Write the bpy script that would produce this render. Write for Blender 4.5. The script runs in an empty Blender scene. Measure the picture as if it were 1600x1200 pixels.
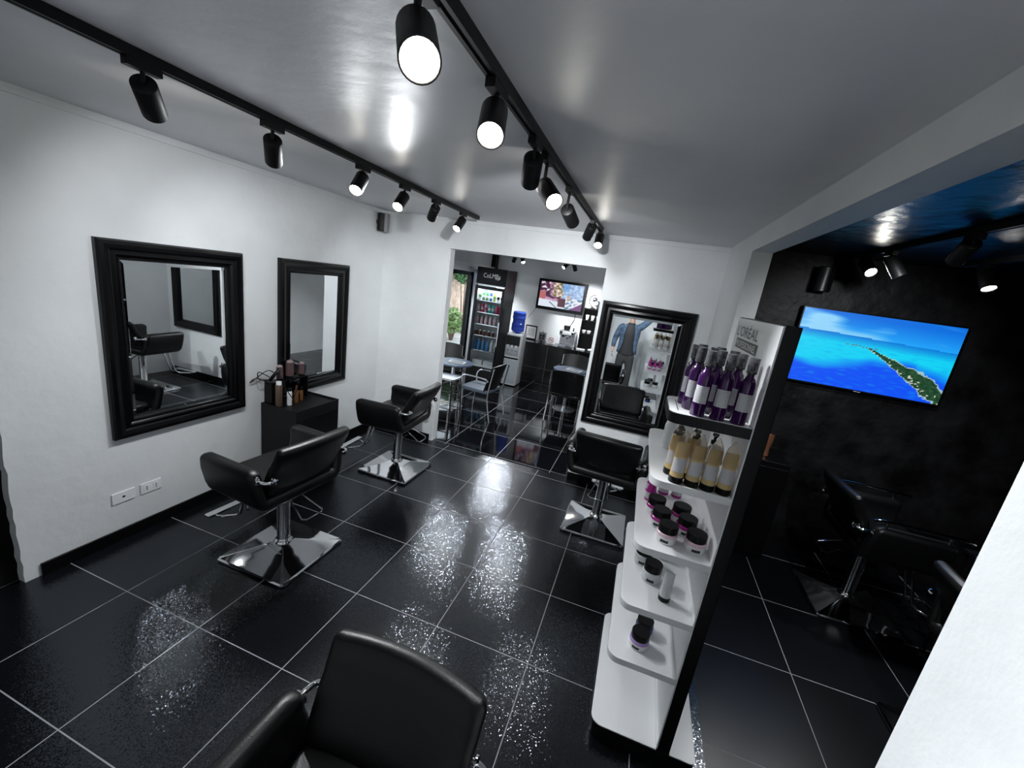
import bpy, bmesh, math, random
from mathutils import Vector, Matrix
random.seed(7)
PI = math.pi
SC = bpy.context.scene
COL = SC.collection
# ------------------------------------------------------------------ camera
CAM = Vector((2.62925, -0.76139, 2.15466))
RX = Vector((0.94028493, 0.31026454, 0.14000057))
DN = Vector((0.20599102, -0.19123589, -0.95968564))
FW = Vector((-0.27098329, 0.93121681, -0.24372794))
FPX = 641.17
cd = bpy.data.cameras.new('camera')
cam = bpy.data.objects.new('camera', cd)
COL.objects.link(cam)
cd.sensor_fit = 'HORIZONTAL'
cd.sensor_width = 36.0
cd.lens = FPX / 1600 * 36.0
cd.clip_start = 0.02
cam.matrix_world = Matrix(((RX.x, -DN.x, -FW.x, CAM.x), (RX.y, -DN.y, -FW.y, CAM.y), (RX.z, -DN.z, -FW.z, CAM.z), (0, 0, 0, 1)))
SC.camera = cam
def ray(px, py):
    return RX * ((px - 800) / FPX) + DN * ((py - 600) / FPX) + FW
def onplane(px, py, axis, val):
    d = ray(px, py)
    return CAM + d * ((val - CAM[axis]) / d[axis])
# ------------------------------------------------------------------ world / exposure
w = bpy.data.worlds.new('daylight')
SC.world = w
w.use_nodes = True
bg = w.node_tree.nodes['Background']
bg.inputs[0].default_value = (0.80, 0.90, 1.0, 1)
bg.inputs[1].default_value = 1.5
SC.view_settings.view_transform = 'Standard'
SC.view_settings.look = 'None'
SC.view_settings.exposure = 1.08
SC.view_settings.gamma = 1.0
SC.view_settings.use_curve_mapping = False
LAMP_W = 44.0            # power of each main track lamp
LAMP_COL = (0.93, 0.965, 1.0)
# ------------------------------------------------------------------ materials
def mat(name, col, rough=0.5, metal=0.0, emit=None, es=0.0, spec=0.5, alpha=None, trans=0.0, coat=0.0, noise=0.0, nscale=20.0, bump=0.0, bscale=200.0, ior=None):
    m = bpy.data.materials.new(name)
    m.use_nodes = True
    nt = m.node_tree
    b = nt.nodes['Principled BSDF']
    b.inputs['Base Color'].default_value = (*col, 1)
    b.inputs['Roughness'].default_value = rough
    b.inputs['Metallic'].default_value = metal
    b.inputs['Specular IOR Level'].default_value = spec
    b.inputs['Coat Weight'].default_value = coat
    if ior: b.inputs['IOR'].default_value = ior
    if trans: b.inputs['Transmission Weight'].default_value = trans
    if emit:
        b.inputs['Emission Color'].default_value = (*emit, 1)
        b.inputs['Emission Strength'].default_value = es
    if noise or bump:
        tc = nt.nodes.new('ShaderNodeTexCoord')
    if noise:
        n = nt.nodes.new('ShaderNodeTexNoise'); n.inputs['Scale'].default_value = nscale; n.inputs['Detail'].default_value = 4
        nt.links.new(tc.outputs['Object'], n.inputs['Vector'])
        mr = nt.nodes.new('ShaderNodeMapRange')
        mr.inputs['From Min'].default_value = 0.3; mr.inputs['From Max'].default_value = 0.7
        mr.inputs['To Min'].default_value = 1 - noise; mr.inputs['To Max'].default_value = 1 + noise * 0.4
        nt.links.new(n.outputs['Fac'], mr.inputs['Value'])
        mx = nt.nodes.new('ShaderNodeVectorMath'); mx.operation = 'SCALE'
        mx.inputs[0].default_value = col
        nt.links.new(mr.outputs['Result'], mx.inputs['Scale'])
        nt.links.new(mx.outputs[0], b.inputs['Base Color'])
    if bump:
        n2 = nt.nodes.new('ShaderNodeTexNoise'); n2.inputs['Scale'].default_value = bscale; n2.inputs['Detail'].default_value = 3
        nt.links.new(tc.outputs['Object'], n2.inputs['Vector'])
        bp = nt.nodes.new('ShaderNodeBump'); bp.inputs['Strength'].default_value = bump; bp.inputs['Distance'].default_value = 0.01
        nt.links.new(n2.outputs['Fac'], bp.inputs['Height'])
        nt.links.new(bp.outputs['Normal'], b.inputs['Normal'])
    return m

def floor_mat(name, ox, oy, step, gl=1.0, base_rough=0.27, glit=0.05, fspec=0.13):
    m = bpy.data.materials.new(name); m.use_nodes = True
    nt = m.node_tree; N = nt.nodes; L = nt.links
    b = N['Principled BSDF']; out = N['Material Output']
    tc = N.new('ShaderNodeNewGeometry')
    sep = N.new('ShaderNodeSeparateXYZ'); L.new(tc.outputs['Position'], sep.inputs[0])
    def grid(sock, off):
        a = N.new('ShaderNodeMath'); a.operation = 'SUBTRACT'; L.new(sock, a.inputs[0]); a.inputs[1].default_value = off - step * 20.5
        c = N.new('ShaderNodeMath'); c.operation = 'MODULO'; L.new(a.outputs[0], c.inputs[0]); c.inputs[1].default_value = step
        d = N.new('ShaderNodeMath'); d.operation = 'SUBTRACT'; L.new(c.outputs[0], d.inputs[0]); d.inputs[1].default_value = step / 2
        e = N.new('ShaderNodeMath'); e.operation = 'ABSOLUTE'; L.new(d.outputs[0], e.inputs[0])
        f = N.new('ShaderNodeMath'); f.operation = 'LESS_THAN'; L.new(e.outputs[0], f.inputs[0]); f.inputs[1].default_value = 0.0026
        return f.outputs[0]
    gx = grid(sep.outputs[0], ox); gy = grid(sep.outputs[1], oy)
    g = N.new('ShaderNodeMath'); g.operation = 'MAXIMUM'; L.new(gx, g.inputs[0]); L.new(gy, g.inputs[1])
    # tile body: black, slightly cloudy, polished
    nz = N.new('ShaderNodeTexNoise'); nz.inputs['Scale'].default_value = 2.5; nz.inputs['Detail'].default_value = 6
    L.new(tc.outputs['Position'], nz.inputs['Vector'])
    cr = N.new('ShaderNodeMix'); cr.data_type = 'RGBA'
    cr.inputs[6].default_value = (0.0015, 0.0017, 0.0025, 1); cr.inputs[7].default_value = (0.005, 0.0055, 0.0075, 1)
    L.new(nz.outputs['Fac'], cr.inputs[0])
    mc = N.new('ShaderNodeMix'); mc.data_type = 'RGBA'
    L.new(g.outputs[0], mc.inputs[0]); L.new(cr.outputs[2], mc.inputs[6]); mc.inputs[7].default_value = (0.30, 0.31, 0.33, 1)
    L.new(mc.outputs[2], b.inputs['Base Color'])
    rm = N.new('ShaderNodeMath'); rm.operation = 'MULTIPLY_ADD'; L.new(g.outputs[0], rm.inputs[0]); rm.inputs[1].default_value = 0.4; rm.inputs[2].default_value = base_rough
    L.new(rm.outputs[0], b.inputs['Roughness'])
    b.inputs['Specular IOR Level'].default_value = fspec
    # glitter flecks in the glaze
    vo = N.new('ShaderNodeTexVoronoi'); vo.inputs['Scale'].default_value = 250.0
    L.new(tc.outputs['Position'], vo.inputs['Vector'])
    sb = N.new('ShaderNodeVectorMath'); sb.operation = 'SUBTRACT'; L.new(vo.outputs['Color'], sb.inputs[0]); sb.inputs[1].default_value = (0.5, 0.5, 0.5)
    sc = N.new('ShaderNodeVectorMath'); sc.operation = 'MULTIPLY'; L.new(sb.outputs[0], sc.inputs[0]); sc.inputs[1].default_value = (0.15, 0.15, 0.0)
    ad = N.new('ShaderNodeVectorMath'); ad.operation = 'ADD'; L.new(sc.outputs[0], ad.inputs[0]); L.new(tc.outputs['Normal'], ad.inputs[1])
    nm = N.new('ShaderNodeVectorMath'); nm.operation = 'NORMALIZE'; L.new(ad.outputs[0], nm.inputs[0])
    gs = N.new('ShaderNodeBsdfGlossy'); gs.inputs['Roughness'].default_value = 0.10
    gs.inputs['Color'].default_value = (0.80 * gl, 0.88 * gl, 1.0 * gl, 1)
    L.new(nm.outputs[0], gs.inputs['Normal'])
    ms = N.new('ShaderNodeMixShader')
    inv = N.new('ShaderNodeMath'); inv.operation = 'MULTIPLY_ADD'; L.new(g.outputs[0], inv.inputs[0]); inv.inputs[1].default_value = -glit; inv.inputs[2].default_value = glit
    L.new(inv.outputs[0], ms.inputs[0]); L.new(b.outputs[0], ms.inputs[1]); L.new(gs.outputs[0], ms.inputs[2])
    L.new(ms.outputs[0], out.inputs['Surface'])
    return m

def wall_mat(name, c0, c1, scale=1.5, rough=0.55, spec=0.4, bump=0.15):
    m = bpy.data.materials.new(name); m.use_nodes = True
    nt = m.node_tree; N = nt.nodes; L = nt.links; b = N['Principled BSDF']
    tc = N.new('ShaderNodeNewGeometry')
    n = N.new('ShaderNodeTexNoise'); n.inputs['Scale'].default_value = scale; n.inputs['Detail'].default_value = 6; L.new(tc.outputs['Position'], n.inputs['Vector'])
    r = N.new('ShaderNodeValToRGB'); r.color_ramp.elements[0].position = 0.35; r.color_ramp.elements[1].position = 0.65
    r.color_ramp.elements[0].color = (*c0, 1); r.color_ramp.elements[1].color = (*c1, 1)
    L.new(n.outputs['Fac'], r.inputs[0]); L.new(r.outputs[0], b.inputs['Base Color'])
    b.inputs['Roughness'].default_value = rough; b.inputs['Specular IOR Level'].default_value = spec
    n2 = N.new('ShaderNodeTexNoise'); n2.inputs['Scale'].default_value = 9; n2.inputs['Detail'].default_value = 5; L.new(tc.outputs['Position'], n2.inputs['Vector'])
    bp = N.new('ShaderNodeBump'); bp.inputs['Strength'].default_value = bump; bp.inputs['Distance'].default_value = 0.03
    L.new(n2.outputs['Fac'], bp.inputs['Height']); L.new(bp.outputs['Normal'], b.inputs['Normal'])
    return m

M = {}
M['wall'] = wall_mat('white_wall_paint', (0.66, 0.68, 0.69), (0.74, 0.76, 0.77))
M['ceil'] = wall_mat('ceiling_paint', (0.60, 0.60, 0.625), (0.66, 0.66, 0.685), 1.1, 0.42, 0.35, 0.10)
M['blackwall'] = wall_mat('black_wall_paint', (0.0006, 0.0006, 0.0008), (0.009, 0.009, 0.010), 3.6, 0.5, 0.15, 0.4)  # grey noise in the colour paints in lamp sheen on uneven gloss
M['blackceil'] = wall_mat('black_gloss_ceiling', (0.0015, 0.0025, 0.007), (0.002, 0.004, 0.010), 2.0, 0.30, 0.16, 0.35)
M['floor'] = floor_mat('black_glitter_tile', 0.0, 0.0, 0.6)
M['floor2'] = floor_mat('black_tile_cafe', 0.535, 4.494, 0.70, 1.0, 0.06, 0.0, 0.4)
M['floor3'] = floor_mat('black_tile_washroom', 3.968, 1.865, 0.70, 1.0, 0.30, 0.0, 0.2)
M['leather'] = mat('black_leather', (0.0025, 0.0026, 0.003), 0.36, spec=0.36, bump=0.10, bscale=260)
M['chrome'] = mat('chrome', (0.80, 0.81, 0.83), 0.06, 1.0)
M['steel'] = mat('brushed_steel', (0.55, 0.56, 0.58), 0.25, 1.0)
M['black'] = mat('black_paint', (0.002, 0.002, 0.0025), 0.35, spec=0.22)
M['matte'] = mat('matte_black', (0.004, 0.004, 0.0045), 0.5, spec=0.3)
M['frame'] = mat('black_lacquer_frame', (0.0015, 0.0015, 0.002), 0.26, spec=0.3, noise=0.3, nscale=6)
M['mirror'] = mat('mirror_glass', (0.86, 0.89, 0.90), 0.0, 1.0)
M['white'] = mat('white_laminate', (0.88, 0.89, 0.90), 0.30)
M['whiteplastic'] = mat('white_plastic', (0.78, 0.79, 0.80), 0.35)
M['alu'] = mat('aluminium', (0.62, 0.65, 0.68), 0.3, 0.8)
M['emit'] = mat('lamp_glow', (1, 1, 1), 0.5, emit=(1.0, 0.97, 0.88), es=40.0)
M['reflector'] = mat('lamp_reflector', (0.8, 0.8, 0.8), 0.25, 1.0)
M['purple'] = mat('purple_bottle_plastic', (0.035, 0.003, 0.065), 0.16, coat=0.2)
M['smoke'] = mat('smoked_clear_cap', (0.30, 0.30, 0.33), 0.10, trans=0.75, ior=1.3)
M['cream'] = mat('gold_cream_tube', (0.62, 0.46, 0.21), 0.35)
M['wrap'] = mat('clear_plastic_wrap', (0.85, 0.78, 0.68), 0.18, trans=0.92, ior=1.12)
M['pink'] = mat('pale_pink_jar', (0.72, 0.50, 0.58), 0.25)
M['magenta'] = mat('magenta_jar', (0.42, 0.02, 0.26), 0.25)
M['lilac'] = mat('lilac_jar', (0.42, 0.28, 0.62), 0.25)
M['navy'] = mat('navy_jar', (0.02, 0.04, 0.16), 0.25)
M['clearjar'] = mat('frosted_white_jar', (0.72, 0.74, 0.75), 0.25, trans=0.15)
M['grey'] = mat('grey_plastic', (0.22, 0.22, 0.23), 0.45)
M['bluewater'] = mat('blue_water_plastic', (0.05, 0.10, 0.52), 0.12, trans=0.35, ior=1.2)
M['green'] = mat('can_green', (0.10, 0.35, 0.12), 0.3)
M['lime'] = mat('can_lime', (0.45, 0.60, 0.12), 0.3)
M['blue'] = mat('can_blue', (0.04, 0.10, 0.42), 0.3)
M['teal'] = mat('can_teal', (0.05, 0.42, 0.40), 0.3)
M['red'] = mat('can_red', (0.50, 0.02, 0.10), 0.3)
M['cwhite'] = mat('can_white', (0.75, 0.75, 0.76), 0.3)
M['brown'] = mat('dark_brown_glass', (0.10, 0.03, 0.02), 0.2)
M['pet'] = mat('blue_tinted_bottle', (0.12, 0.32, 0.62), 0.15, trans=0.3, ior=1.2)
M['bronze'] = mat('brown_spray_can', (0.17, 0.115, 0.085), 0.3, 0.5)
M['amber'] = mat('amber_bottle', (0.20, 0.09, 0.03), 0.2, 0.2)
M['rose'] = mat('dusty_rose_bristle', (0.10, 0.055, 0.06), 0.5, bump=0.6, bscale=400)
M['rosecap'] = mat('rose_metal', (0.55, 0.42, 0.42), 0.3, 0.5)
M['copper'] = mat('copper', (0.45, 0.20, 0.11), 0.35, 0.8)
M['glass'] = mat('clear_glass', (0.95, 0.98, 0.98), 0.0, trans=1.0, ior=1.02, spec=0.3)
M['brick'] = mat('outside_wall_render', (0.62, 0.45, 0.34), 0.9, noise=0.4, nscale=7)
M['leaf'] = mat('leaf_green', (0.06, 0.16, 0.05), 0.5, noise=0.5, nscale=12)
M['leaf2'] = mat('leaf_light_green', (0.22, 0.34, 0.12), 0.5, noise=0.5, nscale=12)
M['pave'] = mat('outside_paving', (0.45, 0.45, 0.44), 0.8, noise=0.2, nscale=4)
M['denim'] = mat('blue_denim', (0.055, 0.095, 0.155), 0.8, noise=0.5, nscale=14)
M['shirt'] = mat('black_shirt', (0.010, 0.010, 0.011), 0.7)
M['jeans'] = mat('charcoal_trousers', (0.025, 0.025, 0.027), 0.8)
M['skin'] = mat('skin', (0.50, 0.30, 0.22), 0.5)
M['hair'] = mat('dark_hair', (0.02, 0.015, 0.012), 0.5)
M['paper'] = mat('paper', (0.62, 0.63, 0.63), 0.5)
M['tabletop'] = mat('grey_blue_table_top', (0.07, 0.10, 0.16), 0.35)
M['seatgrey'] = mat('grey_seat_leatherette', (0.10, 0.125, 0.16), 0.4)
M['counter'] = mat('black_granite', (0.012, 0.012, 0.013), 0.12)
M['ink'] = mat('black_print', (0.006, 0.006, 0.007), 0.4)
M['signred'] = mat('sign_red', (0.35, 0.02, 0.05), 0.5)
M['lit'] = mat('fridge_tube_light', (1, 1, 1), 0.5, emit=(0.9, 0.95, 1.0), es=3.0)
M['hdr'] = mat('fridge_header_panel', (0.003, 0.003, 0.005), 0.4, spec=0.2)

def label_mat():
    m = bpy.data.materials.new('printed_label'); m.use_nodes = True
    N = m.node_tree.nodes; L = m.node_tree.links; b = N['Principled BSDF']
    tc = N.new('ShaderNodeTexCoord'); sep = N.new('ShaderNodeSeparateXYZ'); L.new(tc.outputs['Generated'], sep.inputs[0])
    a = N.new('ShaderNodeMath'); a.operation = 'MULTIPLY'; L.new(sep.outputs[2], a.inputs[0]); a.inputs[1].default_value = 9
    f = N.new('ShaderNodeMath'); f.operation = 'FRACT'; L.new(a.outputs[0], f.inputs[0])
    lt = N.new('ShaderNodeMath'); lt.operation = 'LESS_THAN'; L.new(f.outputs[0], lt.inputs[0]); lt.inputs[1].default_value = 0.28
    n = N.new('ShaderNodeTexNoise'); n.inputs['Scale'].default_value = 30; L.new(tc.outputs['Generated'], n.inputs['Vector'])
    gt = N.new('ShaderNodeMath'); gt.operation = 'GREATER_THAN'; L.new(n.outputs['Fac'], gt.inputs[0]); gt.inputs[1].default_value = 0.5
    mu = N.new('ShaderNodeMath'); mu.operation = 'MULTIPLY'; L.new(lt.outputs[0], mu.inputs[0]); L.new(gt.outputs[0], mu.inputs[1])
    mx = N.new('ShaderNodeMix'); mx.data_type = 'RGBA'; L.new(mu.outputs[0], mx.inputs[0])
    mx.inputs[6].default_value = (0.62, 0.62, 0.64, 1); mx.inputs[7].default_value = (0.22, 0.22, 0.25, 1)
    L.new(mx.outputs[2], b.inputs['Base Color']); b.inputs['Roughness'].default_value = 0.4
    return m
M['label'] = label_mat()
def screen_mat(name, es):
    m = bpy.data.materials.new(name); m.use_nodes = True
    N = m.node_tree.nodes; L = m.node_tree.links; b = N['Principled BSDF']
    a = N.new('ShaderNodeAttribute'); a.attribute_name = 'picture'
    b.inputs['Base Color'].default_value = (0.01, 0.01, 0.01, 1); b.inputs['Roughness'].default_value = 0.25
    L.new(a.outputs['Color'], b.inputs['Emission Color']); b.inputs['Emission Strength'].default_value = es
    return m
M['screen'] = screen_mat('television_picture', 0.5)
def print_mat():
    m = bpy.data.materials.new('printed_picture'); m.use_nodes = True
    N = m.node_tree.nodes; L = m.node_tree.links; b = N['Principled BSDF']
    a = N.new('ShaderNodeAttribute'); a.attribute_name = 'picture'
    L.new(a.outputs['Color'], b.inputs['Base Color']); b.inputs['Roughness'].default_value = 0.4
    return m
M['print'] = print_mat()

# ------------------------------------------------------------------ object helpers
def T(o, label=None, cat=None, group=None, kind=None):
    if label: o['label'] = label
    if cat: o['category'] = cat
    if group: o['group'] = group
    if kind: o['kind'] = kind
    return o
def empty(name, loc, rz=0.0, label=None, cat=None, group=None):
    o = bpy.data.objects.new(name, None); COL.objects.link(o)
    o.empty_display_size = 0.1
    o.location = loc; o.rotation_euler = (0, 0, rz)
    return T(o, label, cat, group)
def obj(name, bm, m, parent=None, smooth=True, bevel=0.0, seg=2, angle=40):
    me = bpy.data.meshes.new(name)
    bmesh.ops.recalc_face_normals(bm, faces=bm.faces[:])
    bm.to_mesh(me); bm.free()
    o = bpy.data.objects.new(name, me); COL.objects.link(o)
    ms = m if isinstance(m, (list, tuple)) else [m]
    for x in ms: me.materials.append(x)
    if smooth:
        for p in me.polygons: p.use_smooth = True
        try: me.set_sharp_from_angle(angle=math.radians(angle))
        except Exception: pass
    if bevel:
        md = o.modifiers.new('Bevel', 'BEVEL'); md.width = bevel; md.segments = seg; md.limit_method = 'ANGLE'; md.angle_limit = math.radians(35)
        md.harden_normals = True
    if parent: o.parent = parent
    return o
def box(bm, x0, x1, y0, y1, z0, z1, mi=0):
    v = [bm.verts.new((x, y, z)) for z in (z0, z1) for y in (y0, y1) for x in (x0, x1)]
    fs = []
    for f in ((0, 2, 3, 1), (4, 5, 7, 6), (0, 1, 5, 4), (2, 6, 7, 3), (0, 4, 6, 2), (1, 3, 7, 5)):
        fc = bm.faces.new([v[i] for i in f]); fc.material_index = mi; fs.append(fc)
    return fs
def B(name, dims, m, parent=None, bevel=0.0, seg=2, smooth=None):
    bm = bmesh.new(); box(bm, *dims)
    return obj(name, bm, m, parent, smooth=bool(bevel) if smooth is None else smooth, bevel=bevel, seg=seg)
def catmull(pts, n=6, closed=False):
    P = [Vector(p) for p in pts]
    if len(P) < 3: return P
    out = []
    N = len(P)
    rng = range(N) if closed else range(N - 1)
    for i in rng:
        if closed: p0, p1, p2, p3 = P[(i - 1) % N], P[i], P[(i + 1) % N], P[(i + 2) % N]
        else: p0, p1, p2, p3 = P[max(i - 1, 0)], P[i], P[i + 1], P[min(i + 2, N - 1)]
        for k in range(n):
            t = k / n
            out.append(0.5 * ((2 * p1) + (p2 - p0) * t + (2 * p0 - 5 * p1 + 4 * p2 - p3) * t * t + (3 * p1 - p0 - 3 * p2 + p3) * t ** 3))
    if not closed: out.append(P[-1])
    return out
def tube(bm, pts, r, n=10, closed=False, smooth=0, mi=0, caps=True):
    P = catmull(pts, smooth, closed) if smooth else [Vector(p) for p in pts]
    rs = r if isinstance(r, (list, tuple)) else [r] * len(P)
    if len(rs) != len(P):
        rs = [rs[min(int(i * len(rs) / len(P)), len(rs) - 1)] for i in range(len(P))]
    rings = []; up = None
    for i, p in enumerate(P):
        if closed: d = (P[(i + 1) % len(P)] - P[i - 1])
        else: d = P[min(i + 1, len(P) - 1)] - P[max(i - 1, 0)]
        if d.length < 1e-9: d = Vector((0, 0, 1))
        d.normalize()
        if up is None:
            up = Vector((0, 0, 1)) if abs(d.z) < 0.9 else Vector((1, 0, 0))
        s = d.cross(up)
        if s.length < 1e-6: s = d.orthogonal()
        s.normalize(); up = s.cross(d).normalized()
        rings.append([bm.verts.new(p + (s * math.cos(2 * PI * k / n) + up * math.sin(2 * PI * k / n)) * rs[i]) for k in range(n)])
    m = len(rings)
    for i in range(m if closed else m - 1):
        a, b = rings[i], rings[(i + 1) % m]
        for k in range(n):
            f = bm.faces.new((a[k], a[(k + 1) % n], b[(k + 1) % n], b[k])); f.material_index = mi
    if caps and not closed:
        for rg in (rings[0], rings[-1][::-1]):
            f = bm.faces.new(rg); f.material_index = mi
def lathe(bm, prof, n=20, c=(0, 0, 0), mi=0, mat4=None):
    """prof: list of (r, z); closed with caps"""
    rings = []
    for r, z in prof:
        if r < 1e-6: rings.append([bm.verts.new((0, 0, z))])
        else: rings.append([bm.verts.new((r * math.cos(2 * PI * k / n), r * math.sin(2 * PI * k / n), z)) for k in range(n)])
    for a, b in zip(rings[:-1], rings[1:]):
        for k in range(n):
            k2 = (k + 1) % n
            if len(a) == 1 and len(b) == 1: continue
            if len(a) == 1: f = bm.faces.new((a[0], b[k2], b[k]))
            elif len(b) == 1: f = bm.faces.new((a[k], a[k2], b[0]))
            else: f = bm.faces.new((a[k], a[k2], b[k2], b[k]))
            f.material_index = mi
    if len(rings[0]) > 1: bm.faces.new(rings[0][::-1]).material_index = mi
    if len(rings[-1]) > 1: bm.faces.new(rings[-1]).material_index = mi
    vs = [v for r in rings for v in r]
    if mat4: bmesh.ops.transform(bm, matrix=mat4, verts=vs)
    bmesh.ops.translate(bm, vec=Vector(c), verts=vs)
def Lt(name, prof, m, parent=None, n=20, c=(0, 0, 0), mat4=None, angle=40):
    bm = bmesh.new(); lathe(bm, prof, n, c, 0, mat4)
    return obj(name, bm, m, parent, angle=angle)
def Tb(name, pts, r, m, parent=None, n=10, closed=False, smooth=0):
    bm = bmesh.new(); tube(bm, pts, r, n, closed, smooth)
    return obj(name, bm, m, parent)
def prism(bm, poly, axis, a0, a1):
    """poly 2D list extruded along axis ('x','y','z')"""
    def P(u, v, t):
        return {'x': (t, u, v), 'y': (u, t, v), 'z': (u, v, t)}[axis]
    A = [bm.verts.new(P(u, v, a0)) for u, v in poly]; Bv = [bm.verts.new(P(u, v, a1)) for u, v in poly]
    n = len(poly)
    for i in range(n): bm.faces.new((A[i], A[(i + 1) % n], Bv[(i + 1) % n], Bv[i]))
    bm.faces.new(A[::-1]); bm.faces.new(Bv)
def rrect(x0, x1, y0, y1, r, n=5, corners=(1, 1, 1, 1)):
    out = []
    for i, (cx, cy, a) in enumerate(((x1 - r, y1 - r, 0), (x0 + r, y1 - r, 90), (x0 + r, y0 + r, 180), (x1 - r, y0 + r, 270))):
        if corners[i]:
            for k in range(n + 1):
                t = math.radians(a + 90 * k / n); out.append((cx + r * math.cos(t), cy + r * math.sin(t)))
        else:
            out.append((cx + (r if a in (0, 270) else -r), cy + (r if a in (0, 90) else -r)))
    return out
def text(name, s, size_w, size_h, loc, rot, m, parent=None, depth=0.001):
    cu = bpy.data.curves.new(name, 'FONT'); cu.body = s; cu.size = 1.0; cu.extrude = 0.0; cu.align_x = 'CENTER'; cu.align_y = 'CENTER'
    to = bpy.data.objects.new('tmp_text', cu); COL.objects.link(to)
    dg = bpy.context.evaluated_depsgraph_get(); dg.update()
    me = bpy.data.meshes.new_from_object(to.evaluated_get(dg))
    bpy.data.objects.remove(to, do_unlink=True); bpy.data.curves.remove(cu)
    xs = [v.co.x for v in me.vertices]; ys = [v.co.y for v in me.vertices]
    cx, cy = (min(xs) + max(xs)) / 2, (min(ys) + max(ys)) / 2
    sx = size_w / (max(xs) - min(xs)); sy = size_h / (max(ys) - min(ys))
    for v in me.vertices: v.co = Vector(((v.co.x - cx) * sx, (v.co.y - cy) * sy, depth))
    me.materials.clear(); me.materials.append(m)
    o = bpy.data.objects.new(name, me); COL.objects.link(o)
    o.location = loc; o.rotation_euler = rot
    if parent: o.parent = parent
    return o
def copy_tree(o, parent=None):
    c = o.copy(); COL.objects.link(c)
    if parent: c.parent = parent
    for ch in list(o.children): copy_tree(ch, c)
    return c
def struct(name, dims, m, bevel=0.0):
    o = B(name, dims, m, None, bevel); o['kind'] = 'structure'; return o

# ------------------------------------------------------------------ room shell
ZC = 2.735
LX = -0.54
BY = 3.74
XS = 3.265
RY = 3.60
struct('floor', (-1.9, 3.36, -2.3, 3.75, -0.05, 0.0), M['floor'])
struct('floor', (-1.15, 3.3, 3.75, 8.95, -0.05, 0.0), M['floor2'])
struct('floor', (3.36, 6.4, -2.3, 3.75, -0.05, 0.0), M['floor3'])
struct('ceiling', (-1.9, 3.30, -2.3, BY + 0.12, ZC, ZC + 0.1), M['ceil'])
struct('ceiling', (3.30, 6.4, -2.3, BY + 0.12, ZC, ZC + 0.1), M['blackceil'])
struct('ceiling', (-1.15, 3.3, BY + 0.12, 8.95, ZC, ZC + 0.1), M['wall'])
# left wall, ragged end near the camera
bm = bmesh.new()
poly = []
zs = [i * 0.055 for i in range(50)]
for z in zs: poly.append((0.40 + random.uniform(-0.006, 0.006), min(z, ZC)))
poly.append((0.40, ZC)); poly.append((BY, ZC)); poly.append((BY, 0.0))
prism(bm, poly, 'x', LX - 0.12, LX)
o = obj('wall_left', bm, M['wall'], smooth=False); T(o, kind='structure')
struct('dark_opening_panel', (LX - 0.10, LX - 0.06, -0.95, 0.41, 0, 2.3), M['blackwall'])  # black panel set back, its colour stands in for the dark of the doorway
struct('wall_left', (LX - 0.12, LX, -0.95, 0.40, 2.3, ZC), M['wall'])
struct('wall_left', (LX - 0.12, LX, -2.3, -0.95, 0, ZC), M['wall'])
struct('wall_rear', (-1.9, 6.4, -2.4, -2.3, 0, ZC), M['wall'])
# back wall of the salon with the wide opening into the cafe corner
struct('wall_back', (LX - 0.12, 0.345, BY, BY + 0.13, 0, ZC), M['wall'])
struct('wall_back', (0.345, 2.15, BY, BY + 0.13, 2.405, ZC), M['wall'])
struct('wall_back', (2.15, 3.40, BY, BY + 0.13, 0, ZC), M['wall'])
struct('trim_1', (0.335, 0.352, BY + 0.01, BY + 0.125, 0.0, 2.40), M['whiteplastic'])
# column stubs and beam on the right
struct('wall_right', (XS, XS + 0.135, 2.74, BY, 0, ZC), M['wall'])
struct('wall_right', (XS, XS + 0.135, -2.3, 0.105, 0, ZC), M['wall'])
struct('trim_2', (XS, XS + 0.135, 0.105, 2.74, 2.60, ZC), M['wall'])
# black washing room
struct('wall_back', (3.40, 6.4, RY, RY + 0.14, 0, ZC), M['blackwall'])
struct('wall_right', (6.3, 6.4, -2.3, RY, 0, ZC), M['blackwall'])
struct('wall_rear', (3.40, 6.3, -2.3, -2.22, 0, ZC), M['blackwall'])
struct('wall_right', (XS + 0.1355, XS + 0.14, 2.745, RY, 0, ZC), M['blackwall'])
# baseboards
struct('baseboard_left', (LX, LX + 0.014, 0.47, BY, 0, 0.085), M['black'], 0.003)
struct('baseboard_back', (LX, 0.31, BY - 0.014, BY, 0, 0.085), M['black'], 0.003)
struct('baseboard_back', (2.15, XS, BY - 0.014, BY, 0, 0.085), M['black'], 0.003)
bm = bmesh.new()   # thin cable trunking where the left wall meets the ceiling
box(bm, LX, LX + 0.018, 0.4, BY, ZC - 0.045, ZC - 0.025)
o = obj('trim_3', bm, M['wall'], smooth=False); T(o, kind='structure')
struct('trim_4', (LX, XS, BY - 0.016, BY, ZC - 0.045, ZC - 0.027), M['wall'])
struct('trim_5', (1.005, 1.02, BY - 0.012, BY, 2.56, ZC - 0.045), M['wall'])
# scuff patch at the foot of the wall end
# cafe room shell
CX = -1.0
CY = 8.75
struct('wall_left', (CX - 0.15, CX, BY + 0.13, 4.1, 0, ZC), M['wall'])
struct('wall_left', (CX - 0.15, CX, 4.1, 7.62, 2.20, ZC), M['wall'])
struct('wall_left', (CX - 0.15, CX, 7.62, CY, 0, ZC), M['wall'])
struct('wall_back', (CX - 0.15, 3.3, CY, CY + 0.12, 0, ZC), M['wall'])
struct('wall_right', (3.18, 3.3, BY + 0.13, CY, 0, ZC), M['wall'])
struct('wall_back', (CX, LX - 0.12, BY + 0.0, BY + 0.13, 0, ZC), M['wall'])
struct('trim_6', (CX, CX + 0.10, 8.55, 8.75, 0, ZC), M['black'])
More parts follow.
